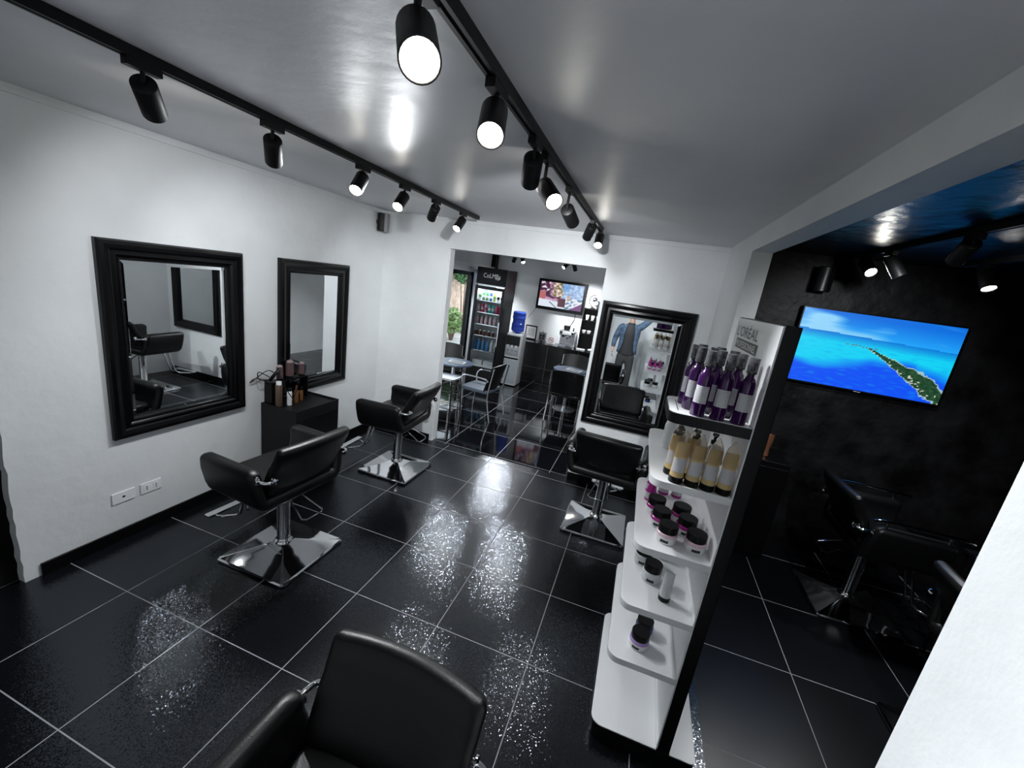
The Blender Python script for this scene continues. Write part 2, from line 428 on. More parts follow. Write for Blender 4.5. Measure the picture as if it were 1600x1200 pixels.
# roller shutter box
o = empty('roller_shutter_box', (CX, 4.1, 0), label='white roller shutter box above the glazed shopfront of the cafe corner', cat='shutter box')
B('housing', (0, 0.16, 0, 4.3, 2.20, 2.36), M['whiteplastic'], o, 0.01)
for y in (2.0, 2.9, 3.6, 4.1): B('vent_slot', (0.16, 0.163, y, y + 0.12, 2.275, 2.283), M['black'], o)
# window onto the garden
f = empty('window_1', (CX, 0, 0)); f['kind'] = 'structure'
bm = bmesh.new()
box(bm, -0.10, -0.02, 4.1, 4.16, 0.05, 2.2); box(bm, -0.10, -0.02, 7.50, 7.62, 0.05, 2.2)
box(bm, -0.10, -0.02, 5.9, 5.98, 0.05, 2.2); box(bm, -0.10, -0.02, 4.1, 7.62, 2.12, 2.2); box(bm, -0.10, -0.02, 4.1, 7.62, 0.0, 0.08)
obj('window_frame', bm, M['black'], f, smooth=False)
B('window_glass', (-0.065, -0.055, 4.16, 7.5, 0.08, 2.12), M['glass'], f)
B('window_reveal', (-0.02, 0.01, 7.62, 7.80, 0.0, 2.2), M['alu'], f)
# outside
struct('ground', (-5.2, CX - 0.15, 2.5, 15.0, -0.12, -0.02), M['pave'])
o = B('garden_wall', (-4.3, -4.1, 3.0, 14.5, -0.02, 2.6), M['brick'])
T(o, 'sunlit tan brick garden wall outside the cafe window', 'wall')
def leaves(name, c, r, n, m, label, cat='plant', lw=0.09):
    e = empty(name, (c[0], c[1], -0.02), label=label, cat=cat)
    bm = bmesh.new()
    for i in range(n):
        d = Vector((random.gauss(0, 1), random.gauss(0, 1), random.gauss(0, 1))).normalized() * random.uniform(0.45, 1)
        p = Vector((d.x * r[0], d.y * r[1], c[2] + 0.02 + d.z * r[2]))
        a = Vector((random.gauss(0, 1), random.gauss(0, 1), random.gauss(0, .7))).normalized(); b = a.orthogonal().normalized()
        s = lw * random.uniform(0.6, 1.4)
        vs = [bm.verts.new(p + a * s * u + b * s * 0.4 * v) for u, v in ((-1, 0), (-.2, .9), (1, 0), (-.2, -.9))]
        bm.faces.new(vs)
    obj('foliage', bm, m, e, smooth=False)
    bm = bmesh.new()
    for k in range(5):
        a = k * 1.3
        tube(bm, [(0.03 * math.cos(a), 0.03 * math.sin(a), 0.0), (r[0] * .3 * math.cos(a), r[1] * .3 * math.sin(a), c[2] * 0.6), (r[0] * .6 * math.cos(a), r[1] * .6 * math.sin(a), c[2] + r[2] * .5)], [0.03, 0.02, 0.01], 6)
    obj('stems', bm, M['bronze'], e)
    return e
leaves('tree', (-3.65, 13.2, 2.25), (0.4, 0.9, 0.5), 800, M['leaf'], 'dark green leafy tree hanging over the wall outside the window', 'tree', 0.13)
leaves('shrub', (-3.2, 11.4, 0.60), (0.4, 0.5, 0.42), 500, M['leaf2'], 'pale green shrub at the foot of the wall outside the window', 'shrub')

# ------------------------------------------------------------------ track lights
def track(x, y0, y1, label, clr='matte'):
    bm = bmesh.new()
    box(bm, x - 0.018, x + 0.018, y0, y1, ZC - 0.030, ZC - 0.001)
    box(bm, x - 0.018, x - 0.006, y0, y1, ZC - 0.036, ZC - 0.030); box(bm, x + 0.006, x + 0.018, y0, y1, ZC - 0.036, ZC - 0.030)
    o = obj('ceiling_track', bm, M['matte'], smooth=False); T(o, label, 'light track'); return o
def head_vec(top, px, near, Lh):
    d = ray(*px).normalized(); v = top - CAM
    b = d.dot(v); c = v.length_squared - Lh * Lh; disc = b * b - c
    t = b if disc < 0 else b + (-math.sqrt(disc) if near else math.sqrt(disc))
    return (CAM + d * t - top).normalized()
def spot_head(axis_plane, tpx, bpx, near, label, group, lit=1.0, Lh=0.145, R=0.040, ztrack=None, ang=88, power=None):
    ax, val = axis_plane
    top = onplane(tpx[0], tpx[1], ax, val)
    top.z = min(top.z, 2.665)
    v = head_vec(top, bpx, near, Lh)
    if v.z > -0.25: v.z = -0.25; v.normalize()
    return build_head(top, v, label, group, lit, Lh, R, ang, power)
def build_head(top, v, label, group, lit=1.0, Lh=0.145, R=0.040, ang=88, power=None):
    e = empty('track_spotlight', (top.x, top.y, ZC - 0.036), label=label, cat='spotlight', group=group)
    loc = top - Vector((top.x, top.y, ZC - 0.036))
    bm = bmesh.new(); box(bm, -0.016, 0.016, -0.055, 0.055, -0.026, 0.0); obj('track_adapter', bm, M['matte'], e, smooth=False)
    side = Vector((v.y, -v.x, 0))
    if side.length < 1e-3: side = Vector((1, 0, 0))
    side.normalize()
    mid = loc + v * 0.03
    Tb('stem', [(0, 0, -0.02), (0, 0, -0.035), loc + v * -0.004, mid], 0.008, M['matte'], e, 8)
    q = v.to_track_quat('Z', 'Y').to_matrix().to_4x4()
    mt = Matrix.Translation(loc) @ q
    bm = bmesh.new()
    lathe(bm, [(0.0, 0.0), (R - 0.004, 0.0), (R, 0.004), (R, Lh), (R - 0.003, Lh + 0.001), (R - 0.005, Lh - 0.001), (R - 0.005, Lh - 0.012), (0.0, Lh - 0.013)], 24, (0, 0, 0), 0, mt)
    obj('lamp_housing', bm, M['matte'], e, angle=50)
    bm = bmesh.new()
    lathe(bm, [(0.0, Lh - 0.0125), (R - 0.0055, Lh - 0.0115), (R - 0.0058, Lh - 0.009), (0.0, Lh - 0.009)], 24, (0, 0, 0), 0, mt)
    obj('lamp_lens', bm, M['emit'], e)
    li = bpy.data.lights.new('track_spotlight_beam', 'SPOT'); li.energy = (power or LAMP_W) * lit; li.spot_size = math.radians(ang); li.spot_blend = 0.9
    li.shadow_soft_size = R * 0.8; li.color = LAMP_COL
    lo = bpy.data.objects.new('beam', li); COL.objects.link(lo); lo.parent = e
    lo.location = loc + v * (Lh + 0.01); lo.rotation_euler = (-v).to_track_quat('Z', 'Y').to_euler()
    return e
track(0.80, -0.35, 3.40, 'long black ceiling track along the left side, nearest the mirror wall')
track(2.08, -0.6, 3.36, 'long black ceiling track down the middle of the white ceiling')
ord_ = ['first', 'second', 'third', 'fourth', 'fifth', 'sixth', 'seventh']
for i, (t, b, nr, lit) in enumerate([((224, 130), (242, 178), False, 0.55), ((426, 218), (428, 253), False, 0.6), ((567, 276), (555, 298), True, 1.0),
                                ((632, 306), (621, 324), True, 1.5), ((681, 324), (674, 341), False, 0.25), ((723, 343), (713, 358), True, 0.20)]):
    spot_head((0, 0.80), t, b, nr, 'black cylinder spotlight, %s from the camera on the left ceiling track' % ord_[i], 'spotlights on the left track', lit, ang=130 if i in (2, 3) else 88)
for i, (t, b, nr, lit) in enumerate([((650, 45), (656, 95), True, 0.45), ((773, 172), (766, 212), True, 0.9), ((834, 247), (828, 285), False, 2.6),
                                ((850, 290), (866, 316), True, 1.4), ((886, 327), (895, 348), False, 0.55), ((926, 352), (917, 371), False, 0.08), ((938, 367), (934, 384), True, 0.12)]):
    spot_head((0, 2.08), t, b, nr, 'black cylinder spotlight, %s from the camera on the middle ceiling track' % ord_[i], 'spotlights on the middle track', lit)
track(4.12, 0.2, 3.2, 'black ceiling track on the dark ceiling of the washing room')
G = 'spotlights in the black room'
spot_head((0, 4.12), (1352, 405), (1361, 426), True, 'lit spotlight on the dark ceiling, leftmost, above the beach television', G, power=34)
spot_head((0, 4.12), (1392, 398), (1407, 436), True, 'lit spotlight on the dark ceiling, second from left, cylinder body visible', G, power=34)
spot_head((0, 4.12), (1522, 374), (1492, 408), False, 'large dark spotlight with a thin lit rim below the dark ceiling', G, power=34)
build_head(Vector((4.72, 2.95, 2.66)), Vector((0.1, -0.55, -0.85)).normalized(), 'lit spotlight on the dark ceiling, rightmost, above the television corner', G, power=34)
B('ceiling_track', (4.70, 4.74, 2.6, 3.2, ZC - 0.036, ZC - 0.001), M['matte'])
T(bpy.data.objects['ceiling_track.003'] if 'ceiling_track.003' in bpy.data.objects else bpy.data.objects['ceiling_track.002'], 'short black ceiling track in the black room, right of the long one', 'light track')
build_head(Vector((4.12, 0.55, 2.66)), Vector((0.0, 0.75, -0.60)).normalized(), 'added spotlight on the dark ceiling track, out of view, lighting the wall stub end', G, power=60)  # lamp added out of view to brighten the wall stub end and dark chairs
# cafe tracks
bm = bmesh.new(); box(bm, -0.6, 2.2, 5.28, 5.316, ZC - 0.036, ZC - 0.001)
T(obj('ceiling_track', bm, M['matte'], smooth=False), 'black ceiling track in the cafe corner, hidden behind the lintel', 'light track')
build_head(Vector((-0.06, 5.3, 2.66)), Vector((0.25, -0.6, -0.75)).normalized(), 'spotlight behind the lintel nearer the window, its glow on the salon floor', 'spotlights behind the lintel', power=40)
build_head(Vector((1.11, 5.3, 2.66)), Vector((0.15, -0.6, -0.75)).normalized(), 'spotlight behind the lintel nearer the counter, its glow on the salon floor', 'spotlights behind the lintel', power=40)
bm = bmesh.new(); box(bm, -0.6, 2.2, 7.58, 7.616, ZC - 0.036, ZC - 0.001)
T(obj('ceiling_track', bm, M['matte'], smooth=False), 'black ceiling track across the cafe corner beyond the opening', 'light track')
for i, (tp, vv, lab, p) in enumerate([((-0.12, 7.6, 2.64), (-0.3, 0.3, -0.8), 'leftmost black spotlight in the cafe corner beyond the opening', 120),
                               ((0.02, 7.6, 2.63), (0.35, -0.4, -0.6), 'bright spotlight second from left in the cafe corner', 120),
                               ((0.98, 7.6, 2.62), (-0.35, -0.5, -0.55), 'bright spotlight above the cafe television', 120),
                               ((1.10, 7.6, 2.62), (0.2, 0.6, -0.7), 'dark spotlight on the right end above the cafe television', 120)]):
    build_head(Vector(tp), Vector(vv).normalized(), lab, 'spotlights of the cafe corner', power=p, ang=80)

# ------------------------------------------------------------------ framed mirrors
def wall_mirror(loc, rz, W, H, label):
    """local: wall plane y=0, frame sticks out towards -y; x right, z up from the bottom"""
    e = empty('wall_mirror', loc, rz, label, 'mirror', 'black framed wall mirrors')
    prof = [(0.0, 0.0), (0.0, 0.028), (0.010, 0.044), (0.030, 0.050), (0.050, 0.044), (0.066, 0.034), (0.078, 0.036), (0.090, 0.040), (0.098, 0.030), (0.108, 0.026), (0.114, 0.030), (0.122, 0.018), (0.124, 0.006)]
    bm = bmesh.new(); rings = []
    for inn, out in prof:
        rings.append([bm.verts.new((x, -out, z)) for x, z in ((-W / 2 + inn, inn), (W / 2 - inn, inn), (W / 2 - inn, H - inn), (-W / 2 + inn, H - inn))])
    rings.append([bm.verts.new((x, -0.001, z)) for x, z in ((-W / 2 + .124, .124), (W / 2 - .124, .124), (W / 2 - .124, H - .124), (-W / 2 + .124, H - .124))])
    n = len(rings)
    for i in range(n):
        a, b = rings[i], rings[(i + 1) % n]
        for k in range(4): bm.faces.new((a[k], a[(k + 1) % 4], b[(k + 1) % 4], b[k]))
    obj('frame', bm, M['frame'], e, smooth=True, angle=30)
    bm = bmesh.new()   # bead row round the inner edge
    w2, h2 = W / 2 - 0.119, H - 0.119
    def bead(x, z): bmesh.ops.create_icosphere(bm, subdivisions=1, radius=0.0042, matrix=Matrix.Translation((x, -0.026, z)))
    nx = int(2 * w2 / 0.012); nz = int((h2 - 0.119) / 0.012)
    for i in range(nx + 1):
        x = -w2 + 2 * w2 * i / nx; bead(x, 0.119); bead(x, h2)
    for i in range(1, nz):
        z = 0.119 + (h2 - 0.119) * i / nz; bead(-w2, z); bead(w2, z)
    obj('bead_trim', bm, M['frame'], e)
    bm = bmesh.new(); g = 0.124; bv = 0.022
    o1 = [bm.verts.new((x, -0.0035, z)) for x, z in ((-W / 2 + g, g), (W / 2 - g, g), (W / 2 - g, H - g), (-W / 2 + g, H - g))]
    o2 = [bm.verts.new((x, -0.0055, z)) for x, z in ((-W / 2 + g + bv, g + bv), (W / 2 - g - bv, g + bv), (W / 2 - g - bv, H - g - bv), (-W / 2 + g + bv, H - g - bv))]
    bm.faces.new(o2)
    for k in range(4): bm.faces.new((o1[k], o1[(k + 1) % 4], o2[(k + 1) % 4], o2[k]))
    obj('mirror_glass', bm, M['mirror'], e, smooth=False)
    return e
# left wall: local -y must point to +x  => rz = +90deg
wall_mirror((LX, 1.36, 0.755), PI / 2, 0.945, 1.30, 'large black framed mirror on the left wall, the nearer one above the sockets')
wall_mirror((LX, 2.645, 0.765), PI / 2, 0.905, 1.29, 'black framed mirror on the left wall behind the tool cabinet, nearer the corner')
wall_mirror((2.655, BY, 0.735), 0.0, 0.94, 1.35, 'black framed mirror on the back wall right of the opening, reflecting a person')

# ------------------------------------------------------------------ salon chairs
def salon_chair(name, loc, ang, dz, label, group, rail=False):
    """local +y is the facing direction. ang = heading of facing in world"""
    e = empty(name, loc, ang - PI / 2, label, 'salon chair', group)
    lea, chm = M['leather'], M['chrome']
    zb, za = 0.49 + dz, 0.785 + dz
    # upholstered tub: seat underside and both arm panels are one U shell
    oW, tW, th = 0.345, 0.372, 0.078
    def upath(off):
        pts = []
        zo = zb + off; wx = oW - off; wt = tW - off
        r = max(0.085 - off, 0.03)
        pts.append((-wt, za))
        pts.append((-wx - (wt - wx) * 0.3, zb + 0.10))
        for k in range(7):
            t = math.radians(180 + 90 * k / 6); pts.append((-wx + r + r * math.cos(t), zo + r + r * math.sin(t)))
        for k in range(7):
            t = math.radians(270 + 90 * k / 6); pts.append((wx - r + r * math.cos(t), zo + r + r * math.sin(t)))
        pts.append((wx + (wt - wx) * 0.3, zb + 0.10))
        pts.append((wt, za))
        return pts
    T_ = 0.041; mid = upath(T_)
    tips = [0.055, 0.035, 0.018]
    path = [(mid[0][0], za - T_)] + [(mid[0][0], za - T_ - t) for t in tips[::-1]] + mid[1:-1] + [(mid[-1][0], za - T_ - t) for t in tips] + [(mid[-1][0], za - T_)]
    nrm = []
    for i in range(len(path)):
        p0, p1 = path[max(i - 1, 0)], path[min(i + 1, len(path) - 1)]
        dx, dz_ = p1[0] - p0[0], p1[1] - p0[1]; l = math.hypot(dx, dz_); nrm.append((dz_ / l, -dx / l))
    def section(t):
        out = [(p[0] - n_[0] * t * -1, p[1] - n_[1] * t * -1) for p, n_ in zip(path, nrm)]
        inn = [(p[0] - n_[0] * t, p[1] - n_[1] * t) for p, n_ in zip(path, nrm)]
        cap1 = [(path[-1][0] + t * math.cos(a_), path[-1][1] + t * math.sin(a_)) for a_ in [math.radians(x_) for x_ in (30, 60, 90, 120, 150)]]
        cap0 = [(path[0][0] + t * math.cos(a_), path[0][1] + t * math.sin(a_)) for a_ in [math.radians(x_) for x_ in (30, 60, 90, 120, 150)]]
        # outer side of the right arm has larger x
        o_, i_ = (out, inn) if out[-1][0] > inn[-1][0] else (inn, out)
        return o_ + cap1 + i_[::-1] + cap0, len(path)
    RC = 0.045
    def inset(z):
        d_ = za - z
        return 0.0 if d_ >= RC else RC - math.sqrt(max(0.0, RC * RC - (RC - d_) ** 2))
    def yr(z): t = (z - zb) / (za - zb); return -0.215 + 0.045 * t + inset(z)
    def yf(z): t = (z - zb) / (za - zb); return 0.285 + 0.02 * t - inset(z) - 0.012 * max(0.0, 1 - (z - zb) / 0.06)
    bm = bmesh.new(); rings = []
    rr = 0.034
    st_ = [math.radians(a_) for a_ in (0, 18, 36, 54, 72, 90)]
    def ring(t, fy):
        pl_, n_ = section(t)
        return [bm.verts.new((x, fy(z), z)) for x, z in pl_]
    for a_ in st_: rings.append(ring(T_ - rr * (1 - math.sin(a_)), lambda z, a_=a_: yr(z) + rr * (1 - math.cos(a_))))
    for a_ in st_[::-1]: rings.append(ring(T_ - rr * (1 - math.sin(a_)), lambda z, a_=a_: yf(z) - rr * (1 - math.cos(a_))))
    n = len(rings[0]); m = len(path)
    for A, Bv in zip(rings[:-1], rings[1:]):
        for i in range(n): bm.faces.new((A[i], A[(i + 1) % n], Bv[(i + 1) % n], Bv[i]))
    for V_ in (rings[0], rings[-1]):
        for i in range(m - 1):
            bm.faces.new((V_[i], V_[i + 1], V_[2 * m + 5 - 2 - i], V_[2 * m + 5 - 1 - i]))
        bm.faces.new([V_[k] for k in range(m - 1, m + 6)])
        bm.faces.new([V_[k] for k in list(range(2 * m + 4, 2 * m + 10)) + [0]])
    obj('seat_shell', bm, lea, e, smooth=True, angle=75)
    # seat cushion
    bm = bmesh.new(); prism(bm, rrect(-0.258, 0.258, -0.19, 0.29, 0.05, 5), 'z', zb + 0.070, zb + 0.135)
    obj('seat_cushion', bm, lea, e, bevel=0.022, seg=4)
    # curved backrest slab
    bm = bmesh.new(); nu, nv = 14, 8
    z0, z1 = zb + 0.115, 0.945 + dz
    def P(u, v, s):
        ub = u * 0.285 * (0.95 + 0.05 * v)
        zz = z0 + (z1 - z0) * v
        zz -= 0.012 * (u * u) * (1 if v > 0.5 else -0.6)
        yy = -0.175 - 0.155 * v + 0.035 * u * u
        edge = max(0.0, 1 - abs(u) ** 10) ** 0.5 * max(0.0, 1 - abs(2 * v - 1) ** 12) ** 0.5
        return Vector((ub, yy, zz)) + Vector((0, 0.92, 0.38)) * s * (0.030 + 0.012 * edge)
    gF = [[bm.verts.new(P(-1 + 2 * i / nu, j / nv, 1)) for j in range(nv + 1)] for i in range(nu + 1)]
    gB = [[bm.verts.new(P(-1 + 2 * i / nu, j / nv, -1)) for j in range(nv + 1)] for i in range(nu + 1)]
    for i in range(nu):
        for j in range(nv):
            bm.faces.new((gF[i][j], gF[i + 1][j], gF[i + 1][j + 1], gF[i][j + 1]))
            bm.faces.new((gB[i][j], gB[i][j + 1], gB[i + 1][j + 1], gB[i + 1][j]))
    for i in range(nu):
        bm.faces.new((gF[i][0], gB[i][0], gB[i + 1][0], gF[i + 1][0])); bm.faces.new((gF[i][nv], gF[i + 1][nv], gB[i + 1][nv], gB[i][nv]))
    for j in range(nv):
        bm.faces.new((gF[0][j], gF[0][j + 1], gB[0][j + 1], gB[0][j])); bm.faces.new((gF[nu][j], gB[nu][j], gB[nu][j + 1], gF[nu][j + 1]))
    obj('backrest', bm, lea, e, bevel=0.026, seg=4)
    # chrome links between arms and backrest, with flanges
    for s in (-1, 1):
        zc = za - 0.065
        link = Tb('chrome_link', [(s * 0.330, -0.165, zc), (s * 0.332, -0.205, zc), (s * 0.322, -0.242, zc), (s * 0.296, -0.258, zc + 0.004), (s * 0.262, -0.258, zc + 0.006)], 0.0115, chm, e, 12, smooth=5)
        Lt('flange', [(0.0, 0), (0.027, 0), (0.027, 0.006), (0.014, 0.012), (0.0, 0.012)], chm, link, 18, (s * 0.330, -0.176, zc), Matrix.Rotation(PI / 2, 4, 'X'))
        Lt('flange', [(0.0, 0), (0.025, 0), (0.025, 0.006), (0.014, 0.012), (0.0, 0.012)], chm, link, 18, (s * 0.279, -0.258, zc + 0.006), Matrix.Rotation(s * PI / 2, 4, 'Y'))
    if rail:
        for s in (-1, 1):
            r = Tb('arm_rail', [(s * 0.345, -0.20, za + 0.030), (s * 0.345, -0.1, za + 0.045), (s * 0.345, 0.30, za + 0.045), (s * 0.345, 0.36, za + 0.035)], 0.013, chm, e, 10, smooth=4)
            for y in (-0.12, 0.24): Lt('rail_post', [(0.008, -0.03), (0.008, 0.045)], chm, r, 10, (s * 0.345, y, za))
    # hydraulic column
    zt = zb + 0.01
    Lt('column', [(0.062, 0.092), (0.062, 0.100), (0.054, 0.112), (0.046, 0.118), (0.043, 0.125), (0.043, zt - 0.06), (0.050, zt - 0.055), (0.050, zt)], chm, e, 28)
    B('seat_bracket', (-0.13, 0.13, -0.13, 0.15, zb - 0.018, zb + 0.006), M['steel'], e, 0.004)
    # pump lever
    Tb('pump_lever', [(-0.035, -0.03, zb - 0.022), (-0.05, -0.12, zb - 0.05), (-0.085, -0.27, zb - 0.13), (-0.06, -0.29, zb - 0.135), (0.06, -0.29, zb - 0.135), (0.085, -0.27, zb - 0.13), (0.05, -0.12, zb - 0.05), (0.035, -0.03, zb - 0.022)], 0.0065, chm, e, 8)
    # footrest
    fr = Tb('footrest_frame', [(-0.045, 0.20, zb - 0.008), (-0.045, 0.30, zb - 0.06), (-0.045, 0.385, 0.20), (-0.045, 0.43, 0.165), (-0.10, 0.50, 0.155), (-0.12, 0.56, 0.155), (0.12, 0.56, 0.155), (0.10, 0.50, 0.155), (0.045, 0.43, 0.165), (0.045, 0.385, 0.20), (0.045, 0.30, zb - 0.06), (0.045, 0.20, zb - 0.008)], 0.0105, chm, e, 10)
    bm = bmesh.new(); prism(bm, rrect(-0.17, 0.17, 0.545, 0.60, 0.012, 3), 'z', 0.155, 0.175)
    obj('foot_plate', bm, chm, fr, bevel=0.004)
    # square chrome base, four shallow slopes up to the column
    bm = bmesh.new(); hs = 0.288; rings = []
    for hh, z, r in ((hs - 0.006, 0.0, 0.022), (hs, 0.008, 0.024), (hs, 0.020, 0.024), (hs - 0.008, 0.029, 0.02), (hs - 0.035, 0.034, 0.012), (0.19, 0.050, 0.008), (0.11, 0.072, 0.006), (0.055, 0.096, 0.004)):
        rings.append([bm.verts.new((x, y, z)) for x, y in rrect(-hh, hh, -hh, hh, r, 3)])
    for a, b in zip(rings[:-1], rings[1:]):
        k = len(a)
        for i in range(k): bm.faces.new((a[i], a[(i + 1) % k], b[(i + 1) % k], b[i]))
    bm.faces.new(rings[0][::-1]); bm.faces.new(rings[-1])
    base = obj('base_plate', bm, chm, e, angle=20)
    base.location = (0, -0.0, 0)
    return e, base
GC = 'black leather styling chairs in the white room'
c1, b1 = salon_chair('salon_chair', (0.478, 1.297, 0), math.radians(176), 0.050, 'black leather salon chair on a square chrome base, nearest the left mirror and the sockets', GC)
c2, b2 = salon_chair('salon_chair', (0.405, 2.855, 0), math.radians(183.5), 0.045, 'black leather salon chair between the tool cabinet and the opening', GC)
c3, b3 = salon_chair('salon_chair', (2.580, 2.925, 0), math.radians(86), 0.050, 'black leather salon chair facing the back wall mirror beside the product stand', GC)
c4, b4 = salon_chair('salon_chair', (2.115, -0.065, 0), math.radians(268), -0.055, 'black leather salon chair cut off at the bottom edge, closest to the camera', GC)
for b, r in ((b1, 4), (b2, -3.5), (b3, 4), (b4, 2)): b.rotation_euler = (0, 0, math.radians(r))
GR = 'black leather chairs in the black room'
salon_chair('salon_chair', (4.62, 2.84, 0), 0.0, 0.085, 'black leather chair with chrome arm rails in the dark room below the television', GR, True)
salon_chair('salon_chair', (4.70, 1.58, 0), 0.0, 0.085, 'black leather chair in the dark room half hidden behind the white wall edge', GR, True)

c4.scale = (1.04, 1.0, 1.0)
# ------------------------------------------------------------------ product stand
GX0, GX1 = 2.785, 3.109
GY0, GY1 = 0.952, 1.735
st = empty('product_stand', (0, 0, 0), label='tall white and black double sided product display stand in the middle of the picture', cat='display stand')
st.location = (3.1, 1.34, 0)
def off(d): return (d[0] - 3.1, d[1] - 3.1, d[2] - 1.34, d[3] - 1.34, d[4], d[5])
B('centre_panel', off((3.112, 3.166, GY0, GY1, 0.0, 2.135)), M['black'], st, 0.002)
B('back_panel', off((3.106, 3.1125, GY0 + 0.004, GY1 - 0.004, 0.09, 2.13)), M['white'], st)
def shelf(name, x0, x1, y0, y1, z0, z1, m, cor, r=0.055, bev=0.002):
    bm = bmesh.new(); prism(bm, [(a - 3.1, b - 1.34) for a, b in rrect(x0, x1, y0, y1, r, 6, cor)], 'z', z0, z1)
    return obj(name, bm, m, st, smooth=True, bevel=bev, seg=2)
lc = (0, 1, 1, 0)
pl = shelf('plinth', GX0, 3.29, GY0 - 0.006, GY1, 0.0, 0.086, M['black'], (1, 1, 1, 1)); 
shelf('base_shelf', GX0 + 0.003, 3.106, GY0 - 0.004, GY1 - 0.003, 0.0865, 0.092, M['white'], lc)
shelf('base_shelf', 3.167, 3.287, GY0 - 0.004, GY1 - 0.003, 0.0865, 0.092, M['white'], (1, 0, 0, 1), 0.03)
for z in (0.51, 0.81, 1.115, 1.435):
    shelf('shelf', GX0 + 0.005, 3.106, GY0, GY1 - 0.03, z - 0.033, z, M['white'], lc)
s1 = shelf('top_shelf', 2.80, 3.106, GY0, 1.27, 1.690, 1.733, M['black'], lc, 0.045)
o = shelf('shelf_liner', 2.803, 3.104, GY0 + 0.003, 1.267, 1.7332, 1.7352, M['white'], lc, 0.043, 0); o.parent = s1
B('price_slot', off((2.835, 2.838, 1.00, 1.19, 1.7352, 1.7358)), M['black'], s1)
# header lettering on the white panel (reads for a viewer looking towards +x)
RT = (PI / 2, 0, -PI / 2)
text('lettering', "L'OR\u00c9AL", 0.43, 0.062, (3.1055 - 3.1, 1.462 - 1.34, 2.075), RT, M['ink'], st)
bx = B('lettering_box', off((3.1045, 3.1058, 1.215, 1.645, 1.985, 2.032)), M['ink'], st)
text('lettering', 'PROFESSIONNEL', 0.40, 0.030, (3.1040 - 3.1, 1.43 - 1.34, 2.0085), RT, M['white'], bx)
text('lettering', 'PARIS', 0.10, 0.018, (3.1055 - 3.1, 1.435 - 1.34, 1.962), RT, M['ink'], st)

def patch(name, r, z0, z1, a0, a1, m, parent, n=8):
    bm = bmesh.new(); A = []; Bv = []
    for k in range(n + 1):
        a = a0 + (a1 - a0) * k / n; c, s = math.cos(a), math.sin(a)
        A.append(bm.verts.new((r * c, r * s, z0))); Bv.append(bm.verts.new((r * c, r * s, z1)))
    for k in range(n): bm.faces.new((A[k], A[k + 1], Bv[k + 1], Bv[k]))
    return obj(name, bm, m, parent)
def spray_bottle():
    e = empty('spray_bottle', (0, 0, 0))
    Lt('bottle_body', [(0.026, 0), (0.028, 0.003), (0.028, 0.155), (0.0265, 0.168), (0.021, 0.182), (0.014, 0.190), (0.0125, 0.200), (0.0, 0.200)], M['purple'], e, 24)
    patch('bottle_label', 0.0285, 0.055, 0.125, math.radians(-150), math.radians(-35), M['label'], e)
    Lt('pump', [(0.013, 0.198), (0.013, 0.212), (0.006, 0.214), (0.006, 0.235), (0.010, 0.236), (0.010, 0.246), (0.0, 0.247)], M['black'], e, 14)
    Lt('cap', [(0.019, 0.204), (0.019, 0.262), (0.0175, 0.264), (0.0, 0.264)], M['smoke'], e, 18)
    return e
bottles = spray_bottle(); first = True
TZ = 1.7354
rows = [('front row', 0.985, [2.905, 2.979, 3.055], [' left end', ', middle', ' right end']),
        ('second row', 1.07, [2.880, 2.955, 3.03], [' left end', ', middle', ' right end']),
        ('third row', 1.15, [2.868, 2.94, 3.015], [' left end', ', middle', ' right end']),
        ('back row', 1.225, [2.90, 2.975], [' left', ' right'])]
for rn, y, xs, ws in rows:
    for x, wd in zip(xs, ws):
        o = bottles if first else copy_tree(bottles); first = False
        o.location = (x, y, TZ); o.rotation_euler = (0, 0, random.uniform(-0.15, 0.15) - 0.1)
        T(o, 'purple spray bottle on the top shelf of the stand, %s%s' % (rn, wd), 'spray bottle', 'purple spray bottles on the top shelf')
